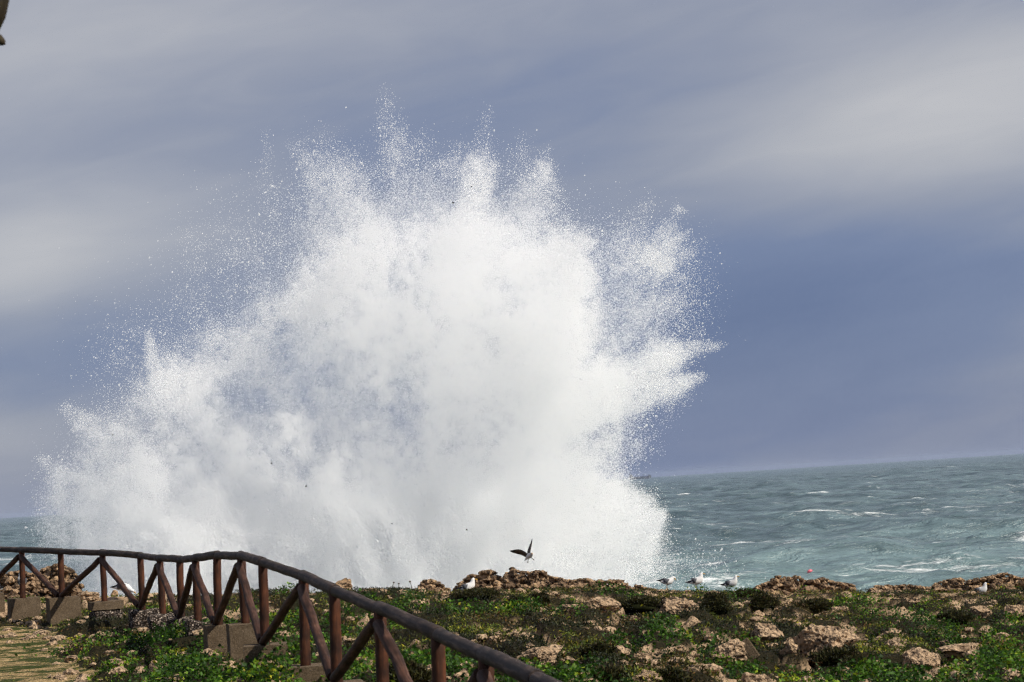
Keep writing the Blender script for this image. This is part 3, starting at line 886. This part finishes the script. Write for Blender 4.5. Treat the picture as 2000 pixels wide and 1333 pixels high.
# scrub
x, y = scatter(820000, pw=1)
lm = leafy_mask(x, y); k = rng.random(len(x)) < (1 - .85 * lm) * (1 - .93 * rock_mask(x, y)) * (1 - .97 * path_mask(x, y)) * (.55 + .45 * sstep(.42, .5, fbm(x * 1.5, y * 1.1, 3.1, 3)))
x, y = x[k], y[k]; n = len(x)
z = ground_z(x, y) + .25 * veg_h(x, y) * rng.random(n) - .01
tone = fbm(x * .8, y * .6, 30, 3)[:, None]
ga = palette([(.024, .040, .005), (.072, .10, .010), (.15, .175, .016), (.27, .25, .022), (.08, .045, .015)], [4, 5, 3.5, 1.8, .6], n)
gb = palette([(.024, .024, .005), (.056, .049, .008), (.12, .095, .018), (.06, .029, .012), (.17, .085, .03)], [4, 4, 2.5, 2.5, 1], n)
gc = palette([(.008, .012, .003), (.017, .022, .005), (.038, .042, .009)], [4, 4, 1.6], n)
t1 = sstep(.44, .56, tone); t2 = (sstep(.47, .54, fbm(x * .9 + 7, y * .7, 44, 3)) * sstep(.06, .14, veg_h(x, y)))[:, None]
c = (ga * t1 + gb * (1 - t1)) * (1 - t2) + gc * t2
tag(link('scrub_cover', leaves_mesh('scrub_cover', np.stack([x, y, z], -1), .028 + .042 * rng.random(n), .36, .55, c, M_SCRUB)),
    'low olive brown scrub carpeting the headland', 'scrub', kind='stuff')
print('scrub', n)
# leafy plants
x, y = scatter(620000, pw=1)
lm = leafy_mask(x, y); k = rng.random(len(x)) < lm * (1 - .95 * rock_mask(x, y)) * (1 - .985 * path_mask(x, y)) * sstep(.36, .5, fbm(x * 3.2, y * 2.6, 41, 3))
x, y = x[k], y[k]; n = len(x)
z = ground_z(x, y) + (.05 + .5 * veg_h(x, y)) * rng.random(n)
PAL = 1.18 * np.array([(.016, .042, .004), (.030, .080, .006), (.055, .125, .008), (.10, .185, .010), (.17, .23, .012), (.30, .28, .018), (.20, .085, .025)])
q = fbm(x * 2.0, y * 1.7, 51, 3) + .075 * rng.normal(size=n)            # plants of one tone stand together
q = np.interp(q, np.quantile(q, [0, .22, .5, .74, .88, .95, .985, 1]), [0, 0, 1, 2, 3, 4, 5, 6])
k0 = np.clip(np.floor(q + rng.random(n) * .8).astype(int), 0, 6)
c = PAL[k0] * np.exp(rng.normal(size=(n, 1)) * .26)
tag(link('leafy_ground_cover', leaves_mesh('leafy_ground_cover', np.stack([x, y, z], -1), .030 + .045 * rng.random(n) ** 1.5, .75, .35, c, M_LEAF)),
    'bright green leafy plants spreading between the rocks and along the path', 'ground cover', kind='stuff')
print('leafy', n)
# loose stones, too many to count
x, y = scatter(15000, pw=1)
k = rng.random(len(x)) < sstep(.45, .56, fbm(x * .55 + 3, y * .30 + 8, 1.5, 5, .58) + .035) * .42
x, y = x[k], y[k]
v0, f0 = ico(2); VV, FF = [], []
zs = ground_z(x, y)
for i in range(len(x)):
    s = .025 + .10 * random.random() ** 2.5
    d = v0 + .35 * rng.normal(size=3) * 0
    r = 1 + .5 * (fbm(v0[:, 0] * 1.7 + i, v0[:, 1] * 1.7 + i * .3, v0[:, 2] * 1.7, 2) - .5) * 2
    VV.append(v0 * r[:, None] * np.array([s * 1.2, s, s * .7]) + np.array([x[i], y[i], zs[i] + s * .2])); FF.append(f0 + i * len(v0))
me = mesh_np('loose_stones', np.concatenate(VV), np.concatenate(FF), M_ROCK, False)
tag(link('loose_stones', me), 'small pale loose stones scattered among the plants', 'stones', kind='stuff')

# dark cushion shrubs standing singly, and one made for a boulder's shadow
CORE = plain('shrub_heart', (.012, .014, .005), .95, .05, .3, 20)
SHRUBS = [
    ('dark round cushion shrub below the sitting gull of the three', 1400, 1157, 1197, 56), ('long dark shrub left of the wide pale boulder', 1250, 1166, 1186, 84),
    ('dark square shrub below the highest ridge', 1055, 1157, 1182, 40), ('dark low shrub between ridge and pale wedge of rock', 1012, 1165, 1186, 46),
    ('dark shrub at the bottom edge left of centre right', 1190, 1305, 1336, 66), ('darkest big shrub at the bottom edge beside the pink pale rock', 1310, 1312, 1342, 76),
    ('dark cushion in the leafy patch below the pale flat boulder', 1172, 1262, 1288, 54), ('dark leafy mound standing in for the shadow under the largest boulder', 1640, 1262, 1292, 90),  # the mound under the largest boulder stands in for its shadow
    ('dark shrub right of the wide pale boulder', 1492, 1163, 1192, 50), ('dark shrub behind the fence near the lowest posts', 790, 1290, 1334, 84),
    ('dark flat shrub on the rim beside the last of the three gulls', 1462, 1150, 1166, 60), ('dark shrub in the grass right of the grey pyramid rock', 1590, 1178, 1196, 70),
    ('dark cushion shrub low in the bottom right greenery', 1672, 1290, 1318, 60), ('dark shrub left of the pale rock below the rightmost gull', 1862, 1196, 1216, 70),
    ('dark mound of scrub in front of the sitting gull', 930, 1152, 1166, 80)]
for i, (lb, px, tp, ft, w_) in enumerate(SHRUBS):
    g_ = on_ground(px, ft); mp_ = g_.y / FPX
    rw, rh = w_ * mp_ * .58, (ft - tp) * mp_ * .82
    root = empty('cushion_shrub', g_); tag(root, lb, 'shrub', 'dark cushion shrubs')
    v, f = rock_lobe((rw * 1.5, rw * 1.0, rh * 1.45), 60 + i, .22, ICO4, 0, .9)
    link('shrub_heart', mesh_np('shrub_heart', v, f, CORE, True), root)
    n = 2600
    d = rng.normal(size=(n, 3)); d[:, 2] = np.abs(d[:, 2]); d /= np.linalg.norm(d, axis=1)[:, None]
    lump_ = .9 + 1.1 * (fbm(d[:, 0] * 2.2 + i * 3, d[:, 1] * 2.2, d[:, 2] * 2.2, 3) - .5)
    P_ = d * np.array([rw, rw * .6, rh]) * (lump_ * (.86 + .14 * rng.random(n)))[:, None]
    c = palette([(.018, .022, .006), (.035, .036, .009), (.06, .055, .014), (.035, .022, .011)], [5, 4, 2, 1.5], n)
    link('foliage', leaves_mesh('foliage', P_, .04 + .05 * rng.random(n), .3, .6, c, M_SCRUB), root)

# ------------------------------------------------------------------ fence
POSTS = [  # rail px, rail py, base px, base py, distance
    (-36, 1071, -33, 1163, 44.2), (42, 1075, 45, 1168, 42.5), (118, 1078, 121, 1167, 41.0), (200, 1080, 204.5, 1174, 39.3), (274, 1086, 278, 1188, 37.6),
    (312, 1091, 318, 1200, 35.7), (351, 1093.5, 354, 1207, 33.8), (381.5, 1091, 387, 1211, 31.9), (424, 1085, 426, 1220, 30.0), (471, 1086, 480, 1218, 27.9),
    (513, 1099, 518, 1258, 25.6), (593, 1126, 596, 1299, 23.3), (653, 1154, 658, 1330, 21.1), (742, 1190, 749, 1383, 18.9), (855, 1239, 862, 1452, 16.8),
    (949, 1282, 957, 1520, 14.8), (1046, 1328, 1056, 1600, 12.9), (1185, 1394, 1197, 1690, 11.0)]
PT = [at(a, b, D) for a, b, _, _, D in POSTS]; PB = [at(c, d, D) for _, _, c, d, D in POSTS]
fence = empty('rustic_fence', PB[8]); tag(fence, 'rustic round pole fence with slanting braces beside the path', 'fence')
FL = Vector(fence.location)


def log(name, a, b, r, mat, wob=.012, seg=14, n=7, taper=1.0):
    a, b = Vector(a), Vector(b); L = (b - a).length
    bm = bmesh.new(); pts, ra = [], []
    for k in range(n):
        t = k / (n - 1)
        e = .93 if k in (0, n - 1) else 1.0
        pts.append((random.gauss(0, wob) * (0 < k < n - 1), random.gauss(0, wob) * (0 < k < n - 1), t * L))
        ra.append(r * e * (1 + (taper - 1) * t) * (1 + random.gauss(0, .009)))
    pts.insert(1, (pts[0][0], pts[0][1], L * .006)); ra.insert(1, r * 1.0)
    pts.insert(-1, (pts[-1][0], pts[-1][1], L * .994)); ra.insert(-1, r * taper)
    bm_loft(bm, pts, ra, ra, seg, side=(1, 0, 0))
    me_ = bm_mesh(name, bm, mat, True)
    for q in me_.polygons:
        if len(q.vertices) > 4: q.use_smooth = False
    o = link(name, me_, fence)
    o.location = a - FL; o.rotation_euler = (b - a).to_track_quat('Z', 'Y').to_euler()
    return o


R = .0625
for i, (t_, b_) in enumerate(zip(PT, PB)):
    log('post', b_ - Vector((0, 0, .12)), t_ + (t_ - b_).normalized() * .0, R, M_POST, .003, taper=.97)
for i in range(len(PT) - 1):
    d = (PT[i + 1] - PT[i]).normalized()
    log('top_rail', PT[i] - d * .07 + Vector((0, 0, .008 * (i % 2))), PT[i + 1] + d * .07 + Vector((0, 0, .008 * (i % 2))), .064 if i % 2 else .0595, M_RAIL, .003, n=8)
side = Vector((-.75, -.6, 0)).normalized() * .045
for i in range(1, len(PT), 2):
    for j in (i - 1, i + 1):
        if 0 <= j < len(PT):
            top = PT[i] + Vector((0, 0, -.13)) + (PT[j] - PT[i]).normalized() * .06 + side
            bot = PB[j] + Vector((0, 0, .035)) + (PB[i] - PB[j]).normalized() * .08 + side
            log('brace', bot, top, .056, M_BRACE, .006)


def footing(c, size, yaw, mat, rough=.0, label=None):
    bm = bmesh.new()
    bm_box(bm, (0, 0, 0), size)
    bmesh.ops.subdivide_edges(bm, edges=bm.edges[:], cuts=7 if rough else 5, use_grid_fill=True)
    sdx = random.random() * 50
    for v in bm.verts:
        n_ = Vector((fbm([v.co.x * 6 + sdx], [v.co.y * 6], [v.co.z * 6], 3)[0] - .5, fbm([v.co.x * 6], [v.co.y * 6 + sdx], [v.co.z * 6], 3)[0] - .5,
                     fbm([v.co.x * 6], [v.co.y * 6], [v.co.z * 6 + sdx], 3)[0] - .5))
        v.co += n_ * (.16 if rough else .02)
    o = link('footing', bm_mesh('footing', bm, mat, bool(rough)), fence)
    o.location = Vector(c) - FL; o.rotation_euler = (0, 0, yaw)
    if label: o['label'] = label
    return o


def foot_px(x0, x1, ytop, ybot, D, yaw, mat, rough=0, deep=.45, label=None, bury=.2):
    c = at((x0 + x1) / 2, ytop, D); m_ = D / FPX
    w_, h_ = (x1 - x0) * m_, (ybot - ytop) * m_
    w_ = w_ / (math.cos(yaw) + .5 * abs(math.sin(yaw)))
    footing((c.x, c.y, c.z - h_ / 2 - bury / 2), (w_, max(deep, w_ * .6), h_ + bury), yaw, mat, rough, label)


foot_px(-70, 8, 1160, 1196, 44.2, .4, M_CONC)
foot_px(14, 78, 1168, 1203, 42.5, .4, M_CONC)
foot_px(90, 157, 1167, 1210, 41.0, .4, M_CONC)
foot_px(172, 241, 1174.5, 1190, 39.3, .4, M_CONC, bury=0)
foot_px(176, 236, 1192, 1222, 39.3, .4, M_PEBBLE, 1, label='pebbly concrete footing')
foot_px(252, 312, 1190, 1225, 37.6, .3, M_PEBBLE, 1, label='pebbly concrete footing')
foot_px(290, 352, 1203, 1240, 35.6, .3, M_PEBBLE, 1, label='pebbly concrete footing')
foot_px(325, 385, 1208, 1244, 33.7, .3, M_PEBBLE, 1, label='pebbly concrete footing')
foot_px(358, 418, 1212, 1246, 31.8, .3, M_PEBBLE, 1, label='pebbly concrete footing')
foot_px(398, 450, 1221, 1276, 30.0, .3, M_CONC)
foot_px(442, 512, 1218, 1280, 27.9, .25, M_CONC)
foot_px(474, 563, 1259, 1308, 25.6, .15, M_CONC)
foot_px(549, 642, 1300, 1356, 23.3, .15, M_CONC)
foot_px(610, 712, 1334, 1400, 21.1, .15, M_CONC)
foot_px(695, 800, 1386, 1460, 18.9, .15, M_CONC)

# ------------------------------------------------------------------ gulls (built facing +x, feet at z = 0)
def gull_body(root, spine, ra, rb, mat=M_WHITE):
    bm = bmesh.new(); bm_loft(bm, spine, ra, rb, 14, side=(0, 1, 0))
    me_ = bm_mesh('body', bm, mat, True)
    return link('body', me_, root)


def tube(name, parent, pts, ra, rb, mat, side=(0, 1, 0), seg=8):
    bm = bmesh.new(); bm_loft(bm, pts, ra, rb, seg, side=side)
    return link(name, bm_mesh(name, bm, mat, True), parent)


def gull_head_bits(root, head, fx, fz):
    """bill and eyes; (fx, fz) = facing direction in the body's plane"""
    f = Vector((fx, 0, fz)).normalized(); u = Vector((-f.z, 0, f.x))
    a = head + f * .03
    tube('bill', root, [a, a + f * .035, a + f * .06 - u * .004, a + f * .072 - u * .014], [.012, .010, .008, .003], [.016, .013, .011, .003], M_BILL)
    for s in (-1, 1):
        e = head + f * .016 + u * .010 + Vector((0, s * .031, 0))
        tube('eye', root, [e - Vector((0, s * .004, 0)), e + Vector((0, s * .004, 0))], [.007, .005], [.007, .005], M_EYE, side=(1, 0, 0), seg=6)


def folded_wings(root, rear, front, drop=.0):
    for s in (-1, 1):
        y_ = s * .080
        pts = [front + Vector((.02, y_ * .75, -.005)), front + Vector((-.06, y_ * 1.05, -.02)), (rear + front) / 2 + Vector((-.02, y_ * 1.12, -.005 - drop)),
               rear + Vector((.10, y_ * .75, .005)), rear + Vector((0, y_ * .35, .0))]
        w_ = link('wing', bm_loft_mesh('wing', pts, [.012, .022, .024, .016, .006], [.03, .065, .07, .04, .012], M_GREY), root)
        q = [rear + Vector((.06, y_ * .6, -.002)), rear + Vector((-.03, y_ * .4, -.012)), rear + Vector((-.12, y_ * .15, -.02))]
        link('wing_tip', bm_loft_mesh('wing_tip', q, [.012, .012, .004], [.028, .022, .006], M_BLACK), w_)


def bm_loft_mesh(name, pts, ra, rb, mat):
    bm = bmesh.new(); bm_loft(bm, pts, ra, rb, 10, side=(0, 1, 0))
    return bm_mesh(name, bm, mat, True)


def gull(label, px, py, Y, yaw, pose='stand', scale=1.0, sink=0.0, ground=False):
    loc = at(px, py - 1.0, Y)
    root = empty('gull', loc); root.rotation_euler = (0, 0, yaw); root.scale = (scale,) * 3
    tag(root, label, 'gull', 'gulls on the headland')
    leg = .0 if pose in ('sit', 'crouch') else .11
    z0 = leg + .075 - sink
    if pose == 'stand' or pose == 'sit':
        lift = .0
        spine = [(-.26, 0, z0 + .01), (-.19, 0, z0 + .02), (-.10, 0, z0 + .03), (.01, 0, z0 + .045), (.085, 0, z0 + .075), (.125, 0, z0 + .13),
                 (.140, 0, z0 + .18), (.152, 0, z0 + .225), (.172, 0, z0 + .248), (.198, 0, z0 + .246)]
        ra = [.030, .045, .080, .098, .094, .074, .054, .048, .040, .010]; rb = [.010, .030, .074, .104, .104, .078, .054, .046, .036, .010]
        head, f = Vector((.165, 0, z0 + .240)), (1, -.12)
        rear, front = Vector((-.20, 0, z0 + .05)), Vector((.015, 0, z0 + .095))
    elif pose == 'preen':
        spine = [(-.27, 0, z0 + .085), (-.20, 0, z0 + .07), (-.10, 0, z0 + .045), (.02, 0, z0 + .03), (.10, 0, z0 + .05), (.145, 0, z0 + .10),
                 (.175, 0, z0 + .135), (.20, 0, z0 + .145), (.222, 0, z0 + .135), (.237, 0, z0 + .118)]
        ra = [.030, .045, .078, .090, .082, .062, .046, .040, .034, .010]; rb = [.010, .028, .072, .096, .094, .066, .046, .038, .030, .010]
        head, f = Vector((.208, 0, z0 + .138)), (.62, -.78)
        rear, front = Vector((-.20, 0, z0 + .10)), Vector((.04, 0, z0 + .085))
    else:                                                     # crouch: head down, leaning to +x
        spine = [(-.26, 0, z0 + .05), (-.20, 0, z0 + .055), (-.10, 0, z0 + .06), (.02, 0, z0 + .06), (.11, 0, z0 + .04), (.16, 0, z0 + .005),
                 (.20, 0, z0 - .02), (.23, 0, z0 - .035), (.25, 0, z0 - .045), (.268, 0, z0 - .055)]
        ra = [.030, .045, .078, .088, .078, .058, .044, .040, .034, .010]; rb = [.010, .028, .070, .088, .080, .058, .044, .038, .030, .010]
        head, f = Vector((.235, 0, z0 - .036)), (.8, -.6)
        rear, front = Vector((-.20, 0, z0 + .085)), Vector((.085, 0, z0 + .10))
    gull_body(root, spine, ra, rb)
    gull_head_bits(root, head, *f)
    folded_wings(root, rear, front)
    if leg:
        for s in (-1, 1):
            x_ = .0 + s * .012
            l_ = tube('leg', root, [(x_ - .01, s * .035, z0), (x_ - .015, s * .035, leg * .5), (x_, s * .035, .008), (x_ + .045, s * .038, .004)], [.009, .007, .007, .018], [.009, .007, .007, .004], M_LEGS)
    return root


gull('gull bending its head down, leftmost of the three on the rim', 1304, 1152.5, 58.2, .12, 'preen', 1.0)
gull('gull standing upright between the other two on the rim', 1361, 1153, 58.6, .05, 'stand', 1.06)
gull('gull sitting behind the rim, rightmost of the three', 1428, 1150, 60.2, -.35, 'sit', 1.08)
gull('gull standing alone among rocks near the right edge', 1916, 1172, 56.5, -.45, 'stand', 1.02)
gull('gull sitting in the scrub before the stepped outcrop', 913, 1153, 50.2, .10, 'sit', 1.02, sink=.07)
gull('gull with lowered head behind the third fence brace', 241, 1160, 45.6, -.35, 'crouch', 1.05)
gull('gull half hidden behind the leftmost full fence post', 43, 1148, 46.2, 1.9, 'sit', 1.0)
gull('gull cut by the left edge with its dark tail raised', -14, 1160, 45.8, 2.75, 'sit', 1.0)

# the flying gull
loc = at(1033, 1087, 51.0); m_ = 51.0 / FPX
fl = empty('gull', loc); tag(fl, 'gull in flight above the highest ridge with both wings raised', 'gull', 'gulls on the headland')


def o_(dx, dy, dY=0.0):                                      # picture offsets in px turned into metres around the bird
    return Vector((dx * m_, dY, -dy * m_))


gull_body(fl, [o_(-8.5, 7.5, .08), o_(-5.5, 4.5, .05), o_(-2.5, 1.5, .02), o_(1.0, -1.0, -.02), o_(4.0, -3.0, -.06), o_(5.2, -5.0, -.11), o_(5.6, -6.0, -.15), o_(5.7, -6.6, -.18)],
          [.035, .03, .055, .07, .06, .042, .032, .008], [.010, .025, .05, .066, .058, .042, .032, .008])
h_ = o_(5.6, -6.2, -.165)
tube('bill', fl, [h_, h_ + Vector((.015, -.05, -.01)), h_ + Vector((.02, -.075, -.02))], [.011, .009, .003], [.014, .011, .003], M_BILL)


def span_wing(name, lead, chord, mat, cdir, parent):
    """a thin cambered wing: leading edge points, chord lengths and a chord direction"""
    bm = bmesh.new(); rows = []
    for pnt, c_ in zip(lead, chord):
        cd = Vector(cdir).normalized()
        nrm = Vector((.35, -.8, .5))
        rows.append([pnt, pnt + cd * (c_ * .35) + nrm * (.10 * c_), pnt + cd * c_, pnt + cd * (c_ * .4) + nrm * (.03 * c_)])
    vr = [[bm.verts.new(q) for q in r_row] for r_row in rows]
    for a, b in zip(vr, vr[1:]):
        for k in range(4):
            bm.faces.new((a[k], a[(k + 1) % 4], b[(k + 1) % 4], b[k]))
    bm.faces.new(vr[0][::-1]); bm.faces.new(vr[-1])
    return link(name, bm_mesh(name, bm, mat, True), parent)


left = [o_(.5, -3, 0), o_(-6, -8.5, .05), o_(-12, -12.5, .10), (o_(-19, -14.5, .15)), o_(-26, -14.3, .18)]
w1 = span_wing('wing', left, [.13, .17, .18, .18, .14], M_WING, (-.15, .55, -.55), fl)
span_wing('wing_tip', [o_(-26, -14.3, .18), o_(-31, -13.4, .20), o_(-36.5, -12.6, .22)], [.14, .09, .02], M_BLACK, (-.1, .45, -.45), w1)
right = [o_(3, -4, -.02), o_(4.0, -11, .02), o_(6.2, -18, .08), o_(7.8, -24, .12)]
w2 = span_wing('wing', right, [.13, .14, .12, .09], M_WING, (-.6, .8, -.15), fl)
span_wing('wing_tip', [o_(7.8, -24, .12), o_(8.4, -29, .15), o_(9.2, -34, .17)], [.09, .06, .015], M_BLACK, (-.5, .85, -.1), w2)
for dx, dy in ((-2.6, 10.5), (8.5, 6.8)):
    q0 = o_(-1.2 if dx < 0 else 3, 2.0 if dx < 0 else 1.5); q1 = o_(dx, dy, -.02)
    tube('leg', fl, [q0, q0 * .4 + q1 * .6, q1 * .95, q1 + (q1 - q0) * .22], [.011, .009, .014, .022], [.011, .009, .013, .014], M_WING, seg=6)

# ------------------------------------------------------------------ small things
pink = plain('pink_plastic', (.80, .16, .20), .4, .4, .1)
bl = at(1582, 1122, 186)
buoy = empty('buoy', (bl.x, bl.y, .15)); tag(buoy, 'small pink float on the water beyond the rim', 'buoy')
tube('float', buoy, [(-.22, 0, .02), (-.16, 0, .08), (0, 0, .14), (.16, 0, .18), (.22, 0, .19)], [.05, .14, .18, .14, .05], [.05, .12, .16, .12, .05], pink)
tube('ring', buoy, [(.22, 0, .19), (.27, 0, .21)], [.03, .02], [.03, .02], pink)
g_ = on_ground(1246, 1199); bm = bmesh.new()
bm_loft(bm, [(-.06, 0, .04), (-.03, .01, .045), (.02, 0, .055), (.05, .01, .07)], [.012, .03, .032, .015], [.008, .015, .02, .01], 7)
tag(link('plastic_scrap', bm_mesh('plastic_scrap', bm, plain('blue_plastic', (.02, .25, .55), .4, .4, .2), False), loc=(g_.x, g_.y, gz(g_.x, g_.y) + .09)),
    'small crumpled scrap of blue plastic in the scrub', 'litter')

# dry stalks standing up from the rim
stalk = plain('dry_stalk', (.07, .055, .03), .9, .1, .3)
for lb, px, py, h_, lean in (('bent dry stalk on the skyline left of the small dark outcrop', 805, 1153, 16, -.2), ('forked dry stalk on the skyline above the fence rail', 766, 1152, 13, .3),
                             ('stubby dry stalk beside the rounded skyline boulder', 779, 1153, 12, .05), ('thin dry stalk between the stepped outcrop and the highest ridge', 984, 1136, 10, .15)):
    b_ = at(px, py, 49.6 if px < 900 else 51.0); L = h_ * 49.6 / FPX
    pl = empty('dry_plant', b_); tag(pl, lb, 'plant')
    tube('stem', pl, [(0, 0, -.05), (lean * L * .3, 0, L * .5), (lean * L, 0, L)], [.012, .009, .006], [.012, .009, .006], stalk, seg=6)
    tube('seed_head', pl, [(lean * L, 0, L * .92), (lean * L, 0, L * 1.03), (lean * L * 1.1, 0, L * 1.16)], [.012, .035, .006], [.012, .03, .006], stalk, seg=7)

# stones flung up with the water
for k, (px, py) in enumerate(((220, 850), (530, 905), (598, 950), (766, 1023), (912, 1035), (885, 396), (921, 365))):
    v, f = rock_lobe((.075, .06, .05 + .02 * (k % 3)), 200 + k, .3, ICO2, 0)
    o = link('flung_stone', mesh_np('flung_stone', v, f, CORE), loc=at(px, py, 72))
    o.rotation_euler = (k, k * 2.1, k * .7); tag(o, 'tiny dark stone flung up in front of the white spray', 'stone', 'stones flung up by the wave')

# ship on the horizon
ship = empty('cargo_ship', (9000 * direction(1249, 930).x / direction(1249, 930).y, 9000, 0)); tag(ship, 'haze-grey cargo ship far off on the horizon beside the spray', 'ship')
hull = plain('haze_toned_hull', (.06, .068, .085), .6, .2, .1, .05)  # hull tone lightened to carry distance haze in the colour
bm = bmesh.new(); prof = [(-52, 8), (-50, 9), (50, 8), (54, 11)]
xs_ = [-50, -46, 30, 46, 53]; hw = [6, 8, 8, 6, .5]
rws = [[bm.verts.new((x_ * (.95 if zz == 0 else 1), s * w_, zz * 1.25 + (3 if x_ > 44 and zz else 0))) for s, zz in ((-1, 0), (-1, 9), (1, 9), (1, 0))] for x_, w_ in zip(xs_, hw)]
for a, b in zip(rws, rws[1:]):
    for k in range(4): bm.faces.new((a[k], a[(k + 1) % 4], b[(k + 1) % 4], b[k]))
bm.faces.new(rws[0][::-1]); bm.faces.new(rws[-1])
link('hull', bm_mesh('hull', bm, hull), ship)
bm = bmesh.new(); bm_box(bm, (-38, 0, 14), (14, 13, 10)); bm_box(bm, (-38, 0, 21), (10, 15, 4.5)); bm_box(bm, (-43, 0, 25), (3.5, 4, 5))
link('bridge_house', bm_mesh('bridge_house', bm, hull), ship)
for x_, h2 in ((-10, 24), (16, 22), (40, 20)):
    bm = bmesh.new(); bm_loft(bm, [(x_, 0, 8), (x_, 0, h2)], [1.1, .7], [1.1, .7], 8, side=(1, 0, 0)); bm_loft(bm, [(x_, 0, h2 - 5), (x_ + 12, 0, h2 - 1)], [.6, .4], [.6, .4], 6)
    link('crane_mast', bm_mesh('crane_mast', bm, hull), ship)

# branch tip in the top left corner, close to the camera
bark = wood('dark_bark', (.012, .008, .003), (.04, .028, .010), (.07, .05, .02))
Yb = 8.5
br = empty('tree_branch', at(-40, -160, Yb)); tag(br, 'dark blurred branch tip hanging into the top left corner', 'branch')


def bpt(px, py): return at(px, py, Yb) - Vector(br.location)


bm = bmesh.new(); mb = Yb / FPX
bm_loft(bm, [bpt(-60, -420), bpt(-35, -260), bpt(-20, -130), bpt(-16, -60), bpt(-13, 0), bpt(-17, 30), bpt(-22, 58), bpt(-25, 70)],
        [16 * mb, 18 * mb, 24 * mb, 31 * mb, 31 * mb, 28 * mb, 20 * mb, 8 * mb], [16 * mb, 18 * mb, 24 * mb, 31 * mb, 31 * mb, 28 * mb, 20 * mb, 8 * mb], 16, side=(1, 0, 0))
link('limb', bm_mesh('limb', bm, bark, True), br)
bm = bmesh.new()
bm_loft(bm, [bpt(-30, 58), bpt(-14, 70), bpt(-2, 79), bpt(6, 84), bpt(10, 87)], [6 * mb, 10 * mb, 9 * mb, 6 * mb, 1.5 * mb], [6 * mb, 11 * mb, 11 * mb, 7 * mb, 1.5 * mb], 12, side=(0, 1, 0))
link('bud', bm_mesh('bud', bm, bark, True), br)

# ------------------------------------------------------------------ sea air between here and the horizon
hm = bpy.data.materials.new('sea_air'); hm.use_nodes = True; hn = hm.node_tree; hn.nodes.clear()
ho = hn.nodes.new('ShaderNodeOutputMaterial'); hv = hn.nodes.new('ShaderNodeVolumePrincipled')
hv.inputs['Color'].default_value = (.50, .57, .74, 1); hv.inputs['Density'].default_value = 3.2e-5
hn.links.new(hv.outputs[0], ho.inputs['Volume'])
bm = bmesh.new(); bm_box(bm, (0, 10000, 15), (82000, 20400, 46))
hz = link('haze', bm_mesh('haze', bm, hm)); tag(hz, 'thin pale sea haze hanging over the water', 'haze', kind='stuff')
